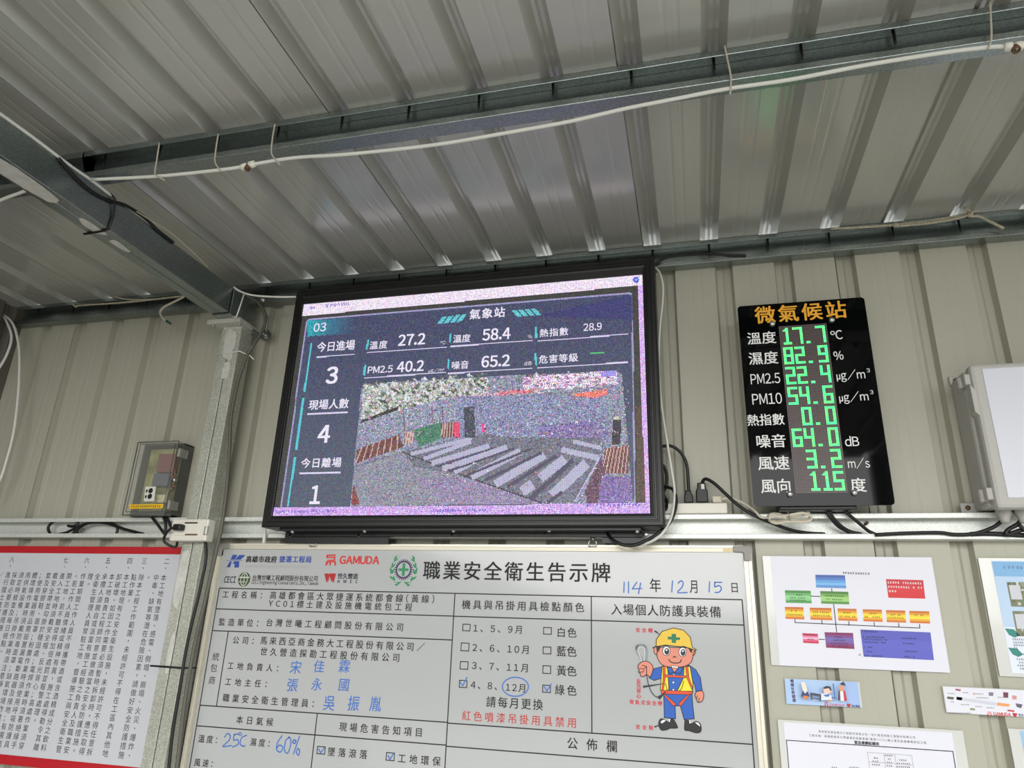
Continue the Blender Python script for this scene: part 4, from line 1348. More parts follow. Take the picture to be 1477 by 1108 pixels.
def rail_(name, x0, x1, z0, z1, horiz):
    q = MB()
    if horiz:
        h = z1 - z0
        q.extrude_x([(BD - 0.006, z1), (BD - 0.006, z1 - h * 0.35), (BD - 0.002, z1 - h * 0.42), (BD - 0.004, z0), (BD + 0.004, z0), (BD + 0.024, z0), (BD + 0.024, z1)], x0, x1, M['aluminium'])
    else:
        w_ = x1 - x0
        a = x0 if name == 'l' else x1
        s_ = 1 if name == 'l' else -1
        q.extrude_x([(0, 0), (1, 0), (1, 1)], 0, 0.001, M['aluminium']) if False else None
        pr = [(a, BD - 0.006), (a + s_ * w_ * 0.4, BD - 0.006), (a + s_ * w_ * 0.46, BD - 0.002), (a + s_ * w_, BD - 0.004), (a + s_ * w_, BD + 0.004), (a + s_ * w_, BD + 0.024), (a, BD + 0.024)]
        n = len(pr)
        q.add([(x, d, z0) for x, d in pr] + [(x, d, z1) for x, d in pr], [[i, (i + 1) % n, n + (i + 1) % n, n + i] for i in range(n)] + [list(range(n)), [n + i for i in range(n)][::-1]], M['aluminium'])
    return q.build('frame_rail', B)


rail_('t', bx0 + FW, bx1 - FW, bz1 - FW * 0.86, bz1, True)
rail_('b', bx0 + FW, bx1 - FW, bz0, bz0 + FW, True)
rail_('l', bx0, bx0 + FW, bz0 + FW, bz1 - FW, False)
rail_('r', bx1 - FW, bx1, bz0 + FW, bz1 - FW, False)
for sx_, x_ in ((1, bx0), (-1, bx1)):
    for sz_, z_ in ((-1, bz1), (1, bz0)):
        q = MB()
        L1, L2 = 0.068, 0.06
        pl_ = [(x_, z_), (x_ + sx_ * L1, z_), (x_ + sx_ * L1, z_ + sz_ * FW * 0.86), (x_ + sx_ * FW, z_ + sz_ * FW * 0.9), (x_ + sx_ * FW, z_ + sz_ * L2), (x_, z_ + sz_ * L2)]
        ar = sum(pl_[i][0] * pl_[(i + 1) % 6][1] - pl_[(i + 1) % 6][0] * pl_[i][1] for i in range(6))
        q.prism(pl_ if ar > 0 else pl_[::-1], BD - 0.008, BD + 0.025, M['greycap'])
        q.build('corner_cap', B, bevel=0.004, label='grey plastic corner cap')
q = MB()
for k in range(4):
    a = pix(1043 + k * 3.6, 792.6, BD - 0.007)
    q.rect(a[0], a[0] + 0.008, a[2] - 0.007, a[2] + 0.003, BD - 0.0075, flat((236, 214, 160)))
q.build('rail_sticker', B, label='tiny yellow sticker on the top rail')

D0 = BD + 0.0032             # print on the panel


def r5(x, y): return (280 + x / 3.3775, 780 + y / 3.3775)
def r6(x, y): return (640 + x / 3.211, 780 + y / 3.211)


def bz_(px, py): return pix(px, py, D0)[2]
def bx_(px, py): return pix(px, py, D0)[0]


ln = MB()
LW = 0.0042
tl, tr = bx_(316.4, 848.7), bx_(1070.4, 865)
zt0 = (bz_(316.4, 848.7) + bz_(1070.4, 865)) / 2
xs1 = (bx_(656, 870) + bx_(645, 1040)) / 2
xs2 = (bx_(*r6(683, 250)) + bx_(*r6(687, 890))) / 2
zl1 = (bz_(*r5(110, 335)) + bz_(*r5(1270, 365))) / 2
zl2 = (bz_(*r5(88, 440)) + bz_(*r5(1258, 482))) / 2
zl3 = (bz_(*r5(22, 802)) + bz_(*r5(1240, 885))) / 2
zl4 = (bz_(*r5(8, 903)) + bz_(*r5(1228, 995))) / 2
zr1 = (bz_(*r6(50, 346)) + bz_(*r6(1390, 396))) / 2
zr2 = (bz_(*r6(10, 840)) + bz_(*r6(1433, 949))) / 2
zr3 = (bz_(*r6(0, 942)) + bz_(1086.6, 1075.5)) / 2 if False else bz_(*r6(900, 1022))
zb = bz0 + 0.06
xin = bx_(*r5(166, 445))
xw = bx_(*r5(600, 842))


def hl(x0, x1, z): ln.rect(x0, x1, z - LW / 2, z + LW / 2, D0, M['ink'])
def vl(x, z0, z1): ln.rect(x - LW / 2, x + LW / 2, z0, z1, D0 - 0.0001, M['ink'])


hl(tl, tr, zt0)
hl(tl, xs1, zl1)
hl(tl, xs1, zl2)
hl(tl, xs1, zl3)
hl(tl, xs1, zl4)
hl(xs1, tr, zr1)
hl(xs1, tr, zr2)
hl(xs1, tr, zr3)
hl(tl, tr, zb)
vl(tl, zb, zt0)
vl(tr, zb, zt0)
vl(xs1, zb, zt0)
vl(xs2, zr2, zt0)
vl(xin, zl3, zl2)
vl(xw, zb, zl3)
for (a, b) in (((88, 385), (123, 420)), ((80, 472), (117, 513)), ((76, 558), (113, 598)), ((72, 645), (108, 683)), ((461, 400), (500, 436)), ((459, 490), (498, 527)), ((458, 577), (497, 618)), ((457, 667), (496, 706))):
    c0, c1 = pix(*r6(*a), D0), pix(*r6(*b), D0)
    w_ = 0.0032
    for (x0, x1, z0_, z1_) in ((c0[0], c1[0], c0[2] - w_, c0[2]), (c0[0], c1[0], c1[2], c1[2] + w_), (c0[0], c0[0] + w_, c1[2], c0[2]), (c1[0] - w_, c1[0], c1[2], c0[2])):
        ln.rect(x0, x1, z0_, z1_, D0 - 0.0002, M['ink'])
for (a, b) in (((600, 1000), (637, 1043)), ((936, 1030), (975, 1075))):
    c0, c1 = pix(*r5(*a), D0), pix(*r5(*b), D0)
    w_ = 0.0032
    for (x0, x1, z0_, z1_) in ((c0[0], c1[0], c0[2] - w_, c0[2]), (c0[0], c1[0], c1[2], c1[2] + w_), (c0[0], c0[0] + w_, c1[2], c0[2]), (c1[0] - w_, c1[0], c1[2], c0[2])):
        ln.rect(x0, x1, z0_, z1_, D0 - 0.0002, M['ink'])
ln.build('table_lines', B)

pt = MB()
for s, a, b, h in (('工程名稱：', r5(138, 262), r5(352, 266), 10), ('高雄都會區大眾捷運系統都會線(黃線)', r5(368, 266), r5(1172, 284), 11), ('YC01標土建及設施機電統包工程', r5(362, 306), r5(1063, 324), 10.5),
                   ('監造單位：', r5(120, 396), r5(335, 402), 10.5), ('台灣世曦工程顧問股份有限公司', r5(350, 402), r5(1022, 418), 11), ('公司：', r5(188, 485), r5(312, 488), 10.5),
                   ('馬來西亞商金務大工程股份有限公司/', r5(322, 490), r5(1125, 514), 11.5), ('世久營造探勘工程股份有限公司', r5(322, 544), r5(1004, 566), 11.5), ('工地負責人：', r5(162, 611), r5(432, 620), 10.5),
                   ('工地主任：', r5(150, 690), r5(376, 696), 10.5), ('職業安全衛生管理員：', r5(138, 770), r5(608, 790), 11.5), ('本日氣候', r5(205, 872), r5(386, 884), 11.5),
                   ('現場危害告知項目', r5(706, 908), r5(1115, 932), 12.5), ('溫度：', r5(20, 966), r5(134, 970), 11), ('濕度：', r5(272, 982), r5(390, 988), 11), ('風速：', r5(0, 1082), r5(112, 1086), 11),
                   ('墜落滾落', r5(650, 1030), r5(844, 1040), 12.5), ('工地環保', r5(992, 1062), r5(1202, 1074), 13),
                   ('機具與吊掛用具檢點顏色', r6(84, 293), r6(652, 312), 13), ('入場個人防護具裝備', r6(774, 318), r6(1286, 330), 15.5),
                   ('1、5、9月', r6(136, 406), r6(368, 411), 11.5), ('白色', r6(522, 424), r6(617, 427), 13.5), ('2、6、10月', r6(132, 495), r6(400, 505), 12), ('藍色', r6(522, 511), r6(617, 515), 14.5),
                   ('3、7、11月', r6(130, 578), r6(396, 590), 12), ('黃色', r6(522, 601), r6(617, 605), 14.5), ('4、8、', r6(124, 668), r6(272, 674), 12), ('12月', r6(286, 678), r6(384, 684), 12), ('綠色', r6(514, 690), r6(617, 695), 14.5),
                   ('請每月更換', r6(196, 748), r6(461, 758), 15), ('公佈欄', r6(570, 938), r6(806, 953), 16.5),
                   ('年', r6(952, 207), r6(1008, 207), 19), ('月', r6(1138, 212), r6(1182, 212), 18.5), ('日', r6(1326, 217), r6(1368, 217), 14.5)):
    text(pt, s, a, b, h * 1.04, D0, M['ink'], 0.009)
text(pt, '職業安全衛生告示牌', r6(-96, 132), r6(775, 153), 27, D0, M['ink'], 0.014)
for c, (x, y) in (('統', (106, 565)), ('包', (96, 620)), ('商', (87, 680))):
    text(pt, c, r5(x - 18, y), r5(x + 18, y), 12, D0, M['ink'], 0.0)
pt.build('printed_lettering', B, label='black printed Chinese headings')
rd = MB()
text(rd, '紅色噴漆吊掛用具禁用', r6(84, 812), r6(617, 842), 14.5, D0, M['red'], 0.004)
rd.build('red_lettering', B, label='red warning line about banned sling gear')

# logos
lg = MB()


def q5(x, y): return (310 + x / 5.275, 790 + y / 5.275)


blue = flat((48, 78, 160))
for pp in ([(136, 55), (172, 55), (150, 92), (118, 92)], [(186, 56), (232, 57), (196, 92), (150, 92)], [(88, 97), (212, 97), (212, 100), (88, 100)], [(116, 104), (128, 104), (116, 150), (88, 150), (104, 122)], [(150, 104), (186, 104), (182, 152), (146, 152), (150, 126), (134, 118)]):
    lg.ppoly([q5(*p) for p in pp], D0, blue)
text(lg, '高雄市政府', q5(236, 86), q5(472, 92), 9.4, D0, M['ink'], 0.03)
text(lg, '捷運工程局', q5(490, 86), q5(736, 92), 9.4, D0, blue, 0.03)
text(lg, 'KAOHSIUNG MASS RAPID TRANSIT', q5(232, 142), q5(718, 146), 3.2, D0, M['inkgrey'], 0.0)
redl = M['brightred']
for pp in ([(850, 54), (922, 52), (920, 62), (862, 64), (860, 70), (918, 68), (914, 100), (852, 102), (854, 93), (904, 91), (906, 78), (846, 80)], [(846, 104), (920, 102), (920, 112), (845, 114)], [(846, 112), (862, 112), (852, 136), (838, 136)], [(872, 112), (884, 112), (880, 136), (868, 136)], [(908, 112), (920, 112), (922, 136), (908, 136)]):
    lg.ppoly([q5(*p) for p in pp], D0, redl)
text(lg, 'GAMUDA', q5(948, 94), q5(1252, 97), 10.8, D0, redl, 0.035)
text(lg, 'CECI', q5(70, 243), q5(160, 245), 8.8, D0, M['ink'], 0.02)
c = pix(*q5(222, 242), D0)
RG = abs(pix(*q5(268, 242), D0)[0] - c[0])
grn = flat((62, 84, 44))
lg.ellipse(c[0], c[2], RG, RG * 1.02, D0, grn, 32)
gl = flat((206, 208, 200))
for k in (0.0, 0.55):
    lg.line([(c[0] + RG * (k * math.cos(a_) if k else 0) , c[2] + RG * 0.9 * math.sin(a_)) for a_ in [math.radians(t_) for t_ in range(-90, 91, 15)]], 0.0035, D0 - 0.0002, gl)
lg.line([(c[0] - RG * 0.55 * math.cos(math.radians(t_)), c[2] + RG * 0.9 * math.sin(math.radians(t_))) for t_ in range(-90, 91, 15)], 0.0035, D0 - 0.0002, gl)
lg.line([(c[0] - RG * 0.8, c[2] + RG * 0.28), (c[0] + RG * 0.8, c[2] + RG * 0.28)], 0.006, D0 - 0.0002, gl)
lg.line([(c[0] - RG * 0.8, c[2] - RG * 0.35), (c[0] + RG * 0.3, c[2] - RG * 0.35)], 0.0035, D0 - 0.0002, gl)
text(lg, '台灣世曦工程顧問股份有限公司', q5(284, 226), q5(786, 238), 8, D0, M['ink'], 0.012)
text(lg, 'CECI Engineering Consultants, Inc., Taiwan', q5(276, 264), q5(788, 272), 4.6, D0, M['ink'], 0.008)
for pp in ([(832, 198), (866, 197), (866, 212), (852, 266), (848, 266)], [(880, 196), (922, 197), (904, 266), (897, 266), (880, 212)], [(869, 197), (878, 197), (892, 250), (886, 262), (873, 216), (862, 262), (856, 258)], ):
    lg.ppoly([q5(*p) for p in pp], D0, flat((178, 36, 40)))
text(lg, '世久營造', q5(932, 216), q5(1090, 219), 8, D0, flat((40, 36, 60)), 0.03)
text(lg, 'AWEC', q5(930, 256), q5(1088, 260), 4.3, D0, flat((40, 36, 60)), 0.03)
lg.build('company_logos', B, label='row of blue, red and green printed company emblems')

# wreath emblem with green cross and cog
em = MB()


def q2(x, y): return (550 + x / 11.36, 780 + y / 11.36)


gr, pu = flat((48, 142, 92)), flat((58, 44, 92))
c = pix(*q2(365, 475), D0)
sc_ = (pix(*q2(465, 475), D0)[0] - pix(*q2(365, 475), D0)[0]) / 100


def g2(x, y): return (c[0] + (x - 365) * sc_, c[2] - (y - 475) * sc_ * 1.03)


for rect_ in ((342, 388, 382, 565), (280, 446, 457, 494)):
    em.poly([g2(rect_[0], rect_[3]), g2(rect_[1], rect_[3]), g2(rect_[1], rect_[2]), g2(rect_[0], rect_[2])], D0 - 0.0001 * (rect_[0] == 280), gr)
R1, R0 = 128, 106
NS = 44
for k in range(NS):
    a0, a1 = 2 * math.pi * k / NS, 2 * math.pi * (k + 1) / NS
    em.poly([g2(365 + R0 * math.cos(a0), 475 + R0 * math.sin(a0)), g2(365 + R1 * math.cos(a0), 475 + R1 * math.sin(a0)), g2(365 + R1 * math.cos(a1), 475 + R1 * math.sin(a1)), g2(365 + R0 * math.cos(a1), 475 + R0 * math.sin(a1))], D0, pu)
for k in range(26):
    a0 = 2 * math.pi * k / 26
    e = 0.055
    em.poly([g2(365 + rr_ * math.cos(a0 + s_ * e), 475 + rr_ * math.sin(a0 + s_ * e)) for rr_, s_ in ((R1 - 2, -1), (R1 + 24, -1), (R1 + 24, 1), (R1 - 2, 1))], D0 - 0.0002, pu)
for sd in (1, -1):
    for pp in ([(250, 318), (318, 250), (270, 300), (240, 320)], [(192, 368), (196, 300), (240, 262), (230, 330), (262, 310), (250, 340)], [(160, 452), (160, 400), (182, 360), (190, 410), (232, 372), (200, 440)], [(150, 530), (138, 470), (150, 430), (176, 490), (212, 450), (205, 520), (180, 540)],
               [(242, 645), (160, 600), (142, 560), (200, 590), (210, 560), (240, 610)], [(195, 655), (270, 655), (350, 648), (270, 715), (235, 690), (290, 668)]):
        em.poly([g2(365 + (x - 365) * sd, y) for x, y in pp], D0, gr)
em.build('safety_emblem', B, label='green cross in a purple cog inside a green wreath')

# handwriting
hw = MB()
pen = M['bluepen']
PW = 0.0046


def st(pts, f, curve=True, w=PW):
    hw.pline([f(*p) for p in pts], w, D0 - 0.0006, pen, curve)


st([(836, 192), (834, 240)], r6, False)
st([(856, 190), (856, 243)], r6, False)
st([(895, 192), (873, 224), (918, 221)], r6, False)
st([(912, 196), (902, 246)], r6, False)
st([(1060, 186), (1056, 238)], r6, False)
st([(1086, 198), (1098, 186), (1109, 194), (1104, 215), (1084, 240), (1128, 240)], r6)
st([(1232, 190), (1229, 238)], r6, False)
st([(1256, 192), (1256, 214), (1274, 208), (1286, 222), (1276, 238), (1256, 240)], r6)
st([(1256, 193), (1288, 193)], r6, False)
st([(75, 655), (88, 672), (108, 633)], r6, False)
st([(466, 676), (478, 697), (498, 664)], r6, False)
st([(332 + 60 * math.cos(a_), 677 + 44 * math.sin(a_)) for a_ in [math.radians(t_) for t_ in range(-80, 290, 20)]], r6, True, 0.0045)
st([(148, 958), (162, 940), (176, 952), (168, 975), (140, 1003), (182, 998)], r5)
st([(196, 945), (192, 972), (212, 970), (214, 992), (186, 1006)], r5)
st([(194, 945), (216, 942)], r5, False)
st([(222, 934), (216, 942), (223, 950), (231, 942), (223, 934)], r5, True, 0.0034)
st([(256, 948), (232, 960), (224, 990), (240, 1002), (248, 998)], r5)
st([(428, 950), (406, 985), (402, 1018), (420, 1030), (432, 1008), (416, 996), (404, 1010)], r5)
st([(464, 958), (446, 975), (440, 1020), (454, 1036), (468, 1005), (470, 968), (460, 956)], r5)
st([(514, 952), (484, 1040)], r5, False)
st([(486, 970), (480, 982), (490, 988), (496, 976), (486, 970)], r5)
st([(506, 1012), (498, 1030), (508, 1046), (514, 1024), (506, 1012)], r5)
st([(606, 1014), (616, 1034), (634, 1010)], r5, False)
st([(944, 1046), (954, 1066), (972, 1036)], r5, False)
for s, (x, y), h in (('宋', (494, 617), 19), ('佳', (608, 612), 18), ('霖', (731, 612), 19), ('張', (478, 703), 19), ('永', (597, 700), 18), ('國', (729, 702), 18.5), ('吳', (657, 790), 22), ('振', (776, 793), 22), ('胤', (883, 795), 22)):
    text(hw, s, r5(x - 30, y), r5(x + 30, y), h, D0 - 0.0006, pen, -0.004, 0.06)
hw.build('handwriting', B, label='blue marker handwriting, ticks and a circle')

# cartoon worker in protective gear
wk = MB()


def cw(x, y): return (890 + x / 6.156, 890 + y / 6.156)


LAY = [0]


def wp(pp, rgb, curve=False, outline=0.0026):
    LAY[0] += 1
    d = D0 - 0.00008 * LAY[0]
    q = [np.array(pix(*cw(*p), d))[[0, 2]] for p in pp]
    if curve:
        q = catmull(q + [q[0]], 5)[:-1]
    q = [tuple(p) for p in q]
    wk.poly(q, d, flat(rgb))
    if outline:
        wk.line(q + [q[0]], outline, d - 0.00001, M['ink'])


def wl_(pp, w, rgb, curve=True):
    LAY[0] += 1
    d = D0 - 0.00008 * LAY[0]
    wk.pline([cw(*p) for p in pp], w, d, flat(rgb), curve)


SKIN, YEL, BLU, ORG, VST, BLK = (226, 142, 120), (236, 196, 62), (30, 92, 186), (226, 78, 36), (248, 226, 40), (22, 24, 26)
wp([(330, 272), (350, 268), (360, 325), (345, 335), (330, 318), (326, 290)], SKIN, True)
wp([(665, 290), (690, 290), (695, 320), (680, 342), (660, 340)], SKIN, True)
wp([(415, 680), (665, 680), (672, 780), (686, 905), (596, 912), (562, 790), (516, 790), (520, 905), (420, 895)], BLU)
wp([(465, 905), (500, 908), (535, 970), (530, 988), (470, 990), (440, 1004), (392, 1004), (370, 960), (378, 915), (405, 905), (440, 925), (452, 935)], BLK, True)
wp([(604, 918), (640, 922), (655, 950), (700, 928), (735, 945), (748, 985), (740, 1022), (700, 1030), (640, 1012), (602, 1005), (600, 950)], BLK, True)
wp([(385, 935), (405, 915), (432, 920), (400, 945)], (232, 232, 232), True, 0)
wp([(690, 935), (722, 940), (738, 972), (712, 955)], (232, 232, 232), True, 0)
wp([(460, 905), (474, 906), (468, 935), (458, 930)], (232, 232, 232), False, 0)
wp([(640, 920), (652, 922), (650, 948), (642, 945)], (232, 232, 232), False, 0)
wp([(318, 465), (390, 445), (425, 430), (640, 430), (700, 470), (740, 540), (756, 655), (702, 662), (690, 600), (672, 575), (670, 680), (392, 672), (392, 545), (330, 565), (285, 542)], BLU)
wp([(400, 440), (448, 432), (460, 640), (446, 660), (384, 650), (392, 540)], VST)
wp([(596, 440), (648, 440), (676, 600), (668, 660), (534, 660), (590, 540)], VST)
wp([(480, 448), (545, 450), (512, 498), (498, 492)], SKIN, False)
wp([(440, 446), (480, 448), (505, 488), (470, 505)], BLU)
wp([(548, 448), (590, 448), (560, 505), (512, 492)], BLU)
for (x, y) in ((500, 582), (500, 648), (505, 518)):
    wp([(x + 10 * math.cos(a_), y + 12 * math.sin(a_)) for a_ in [math.radians(q_) for q_ in range(0, 360, 40)]], (236, 236, 236), False, 0.0015)
wp([(408, 438), (428, 436), (430, 540), (412, 650), (396, 648), (408, 560)], ORG, False, 0.0015)
wp([(606, 440), (630, 440), (640, 540), (672, 625), (664, 645), (620, 545)], ORG, False, 0.0015)
wp([(425, 514), (612, 522), (612, 542), (425, 534)], ORG, False, 0.0015)
wp([(390, 650), (672, 662), (662, 690), (520, 688), (392, 682)], ORG, False, 0.0015)
wp([(410, 690), (426, 690), (520, 770), (515, 790), (498, 790)], ORG, False, 0.0015)
wp([(632, 690), (652, 682), (570, 790), (552, 786), (545, 770)], ORG, False, 0.0015)
wp([(372, 268), (665, 280), (676, 330), (655, 405), (590, 440), (500, 448), (410, 430), (364, 375), (355, 320)], SKIN, True)
wp([(350, 255), (390, 260), (378, 290), (362, 318), (350, 290)], BLK, False, 0)
wp([(630, 275), (672, 285), (664, 320), (650, 312), (640, 290)], BLK, False, 0)
wp([(316, 276), (348, 258), (350, 200), (400, 130), (500, 98), (590, 118), (650, 180), (668, 270), (706, 292), (690, 296), (640, 276), (540, 262), (430, 250), (350, 262)], YEL, False)
wp([(484, 150), (524, 152), (525, 180), (560, 182), (558, 206), (524, 205), (524, 232), (486, 230), (486, 202), (450, 200), (452, 174), (485, 176)], (24, 122, 84), False, 0)
for (x, y) in ((438, 302), (582, 312)):
    wp([(x + 34 * math.cos(a_), y + 42 * math.sin(a_)) for a_ in [math.radians(q_) for q_ in range(0, 360, 30)]], (234, 234, 234), False, 0.002)
    wp([(x + 4 + 22 * math.cos(a_), y + 4 + 30 * math.sin(a_)) for a_ in [math.radians(q_) for q_ in range(0, 360, 30)]], (30, 34, 52), False, 0)
    wp([(x + 2 + 8 * math.cos(a_), y - 8 + 9 * math.sin(a_)) for a_ in [math.radians(q_) for q_ in range(0, 360, 45)]], (240, 240, 240), False, 0)
wp([(398, 262), (430, 246), (468, 262), (432, 258)], BLK, True, 0)
wp([(545, 272), (585, 258), (626, 272), (585, 268)], BLK, True, 0)
wl_([(498, 362), (510, 350), (524, 360)], 0.003, BLK)
wl_([(458, 378), (480, 402), (520, 410), (560, 402), (572, 380)], 0.0035, BLK)
wp([(480, 434), (548, 440), (540, 456), (486, 450)], (240, 240, 238), False, 0.0015)
wl_([(235, 400), (212, 360), (190, 330), (170, 290), (175, 262), (200, 250), (240, 252), (262, 280), (264, 330), (258, 400)], 0.0075, (150, 156, 162))
wl_([(222, 398), (196, 330), (186, 300), (196, 272), (222, 266), (244, 282), (246, 330), (240, 398)], 0.004, (206, 208, 212))
wp([(190, 425), (225, 398), (270, 396), (312, 430), (318, 470), (295, 530), (262, 512), (240, 528), (210, 525), (206, 500), (190, 490), (198, 470), (186, 455)], SKIN, True)
wl_([(200, 455), (232, 462), (258, 440), (222, 430)], 0.0026, BLK)
wl_([(198, 488), (228, 490), (240, 470)], 0.0026, BLK)
wp([(702, 664), (756, 658), (770, 700), (755, 748), (718, 758), (705, 725), (692, 700)], SKIN, True)
wl_([(712, 700), (706, 725)], 0.0026, BLK)
wl_([(730, 720), (724, 752)], 0.0026, BLK)
wl_([(262, 440), (264, 520), (282, 610), (315, 680), (355, 712), (390, 695)], 0.003, BLK)
wl_([(592, 570), (575, 630), (552, 662)], 0.002, BLK)
wl_([(430, 590), (446, 655)], 0.002, BLK)
for pp in ([(328, 120), (338, 136), (385, 160), (345, 122)], [(232, 612), (232, 630), (428, 592), (400, 592)], [(362, 722), (380, 734), (438, 660), (425, 662)], [(330, 972), (334, 986), (372, 966), (370, 960)]):
    wp(pp, BLK, False, 0)
RED = M['brightred'] if False else mat('drawing_red_caption', (206, 44, 62), 0.5)
for s, a, b, h in (('安全帽', cw(165, 116), cw(318, 120), 6.6), ('背負式安全帶', cw(110, 752), cw(402, 772), 6.6), ('安全鞋', cw(165, 976), cw(322, 986), 6.6)):
    text(wk, s, a, b, h, D0, RED, 0.03)
for ch, y in zip('反光背心', (571, 613, 657, 702)):
    text(wk, ch, cw(165, y), cw(220, y), 6.8, D0, RED, 0.03)
wk.build('worker_drawing', B, label='cartoon worker with yellow helmet, vest and harness')

# hooks holding the board
for (x, y, lb) in ((453, 777, 'small metal hook on the board top rail below the left half of the screen'), (855, 776, 'small metal hook on the board top rail below the right half of the screen')):
    t = root('board_hook', pix(x, y + 6, BD), lb, 'hook', 'hooks on the whiteboard top')
    c = pix(x, y, BD - 0.01)
    MB().lathe((c[0], BD + 0.004, c[2]), (0, -1, 0), [(0, 0.011), (0.008, 0.011), (0.012, 0.005)], M['bolt'], 12).build('stud', t)
    MB().tube([(c[0] - 0.004, BD - 0.012, c[2]), (c[0] - 0.016, BD - 0.014, c[2] - 0.02), (c[0] - 0.018, BD - 0.012, c[2] - 0.034), (c[0] + 0.014, BD - 0.012, c[2] - 0.034), (c[0] + 0.016, BD - 0.014, c[2] - 0.02), (c[0] + 0.004, BD - 0.012, c[2])], 0.0026, M['bolt'], 6, curve=False).build('wire_loop', t)
cable('hanger_strap', [pix(382.5, 760, 2.925), pix(380.5, 784, 2.925)], 0.008, M['whitecable'], 'short white strap between the screen and the whiteboard at their left ends', 'strap', curve=False)

# ------------------------------------------------------------------ red framed notice at left
ND = 2.948
nx0, nx1 = -3.62, -2.328
nt0, nt1, nb0, nb1 = 0.328, 0.293, -0.662, -0.622
t = root('notice_banner', ((nx0 + nx1) / 2, ND, nb0), 'white vinyl notice with red top and bottom bands and columns of small black characters', 'notice')
q = MB()
q.box(nx0, nx1, ND, ND + 0.003, nb1, nt1, M['vinyl'])
q.build('sheet', t)
q = MB()
q.box(nx0, nx1, ND - 0.0006, ND + 0.003, nt1, nt0, M['vinylred'])
q.build('red_band', t)
q = MB()
q.box(nx0, nx1, ND - 0.0006, ND + 0.003, nb0, nb1, M['vinylred'])
q.build('red_band', t)
cols = ['本工地有墜落、感電、倒塌、崩塌、火災、爆炸、', '中毒、缺氧等潛在危險因素，請做好安全防護措施', '。', '除本工程工作範圍，未經許可不得在工區內其他地', '點作業。', '本工地現有之安全衛生設施，未經許可不得任意拆', '卸破壞。如因工作需要必須暫時拆卸時，應先取得',
        '本工地負責工程師同意並做適當之安全防護措施。', '承攬人須親自或派富有施工經驗之負責人及職業安', '全衛生管理人員常駐工地，督導施工與安全衛生管', '理。', None, '作業期間工作人員不得攜帶酒或含酒精成分之飲料', '。若工作人員情緒或精神有異，施工處得勒令其離', '開工地，若不聽從得加倍處罰並報警處理。',
        '進入工地時須戴安全帽、反光背心；高處作業須穿', '戴安全帶並勾掛於穩固處；電焊作業時須著絕緣手', '套及穿膠鞋、面罩；粉塵作業時須使用呼吸防護具', '；使用電器用品需設置漏電斷路器及接地；有害氣', '體環境作業時須戴防毒面罩；缺氧環境作業', '用供氧設備；吊掛作業時須注意靜', '須定時檢查及每日檢點。', '採取必要防護措施', '進行擋土支撐', '／']
cols = [c for c in cols if c is not None]
tb = MB()
cxs = {0: -2.476}
x_first, x_last = -2.476, -3.417
ncol = 22.0
for i, s in enumerate(cols):
    x = x_first + (x_last - x_first) * i / ncol
    vtext(tb, s, (x, 0.183), 0.0363, 0.030, ND - 0.0005, M['ink'])
for h_, i in (('二', 0), ('三', 3), ('四', 5), ('五', 8), ('六', 11), ('七', 14), ('八', 22)):
    x = x_first + (x_last - x_first) * i / ncol
    vtext(tb, h_ + '、', (x, 0.26), 0.033, 0.030, ND - 0.0005, M['ink'])
tb.build('notice_lettering', t, label='columns of small black characters')

# ------------------------------------------------------------------ papers on the right
PD = 2.990


def sheet(t, pp, inset, name='sheet'):
    xs = [pix(x, y, PD)[0] for x, y in pp]
    zs = [pix(x, y, PD)[2] for x, y in pp]
    x0, x1 = (xs[0] + xs[3]) / 2, (xs[1] + xs[2]) / 2
    z1, z0 = (zs[0] + zs[1]) / 2, (zs[2] + zs[3]) / 2
    MB().box(x0, x1, PD, PD + 0.0015, z0, z1, M['laminate']).build('laminate_pouch' if inset else name, t)
    if inset:
        MB().box(x0 + inset[0], x1 - inset[1], PD - 0.0008, PD + 0.0005, z0 + inset[2], z1 - inset[3], M['paper']).build(name, t)
    return x0, x1, z0, z1


t = root('org_chart_sheet', pix(1230, 965, PD), 'laminated white chart sheet with coloured boxes on the wall right of the whiteboard', 'paper sheet')
sheet(t, [(1099.2, 801.3), (1344.3, 805), (1370, 971.8), (1113, 958.5)], (0.03, 0.0, 0.0, 0.0))
K = MB()


def oc(x, y): return (1090 + x / 5.093, 795 + y / 5.093)


PP = PD - 0.0013


def ochart(pp, bands):
    (a, b, c, d) = pp
    n = len(bands)
    for i, rgb in enumerate(bands):
        u0, u1 = i / n, (i + 1) / n
        f = lambda p, q, u: (p[0] + (q[0] - p[0]) * u, p[1] + (q[1] - p[1]) * u)
        K.ppoly([oc(*f(a, d, u0)), oc(*f(b, c, u0)), oc(*f(b, c, u1)), oc(*f(a, d, u1))], PP, flat(rgb))


ochart([(438, 174), (655, 178), (666, 274), (444, 268)], [(72, 100, 176), (84, 128, 200), (104, 164, 226), (124, 186, 238), (96, 148, 214)])
ochart([(214, 288), (404, 292), (412, 384), (222, 380)], [(72, 142, 72), (112, 180, 110), (150, 212, 148), (140, 206, 138), (84, 160, 84)])
ochart([(474, 294), (680, 300), (688, 392), (482, 386)], [(80, 132, 60), (120, 176, 90), (160, 210, 120), (160, 212, 124), (92, 150, 70)])
for x0, x1, y in ((214, 350, 410), (397, 556, 416), (601, 740, 422), (786, 926, 428), (957, 1098, 434), (1128, 1274, 440)):
    ochart([(x0, y), (x1, y + 3), (x1 + 8, y + 93), (x0 + 6, y + 88)], [(206, 110, 36), (228, 158, 44), (246, 214, 54), (250, 226, 60), (236, 170, 48), (216, 120, 40)])
ochart([(342, 603), (456, 608), (464, 680), (350, 675)], [(206, 40, 80), (232, 120, 160), (244, 186, 212), (224, 100, 136), (206, 40, 76)])
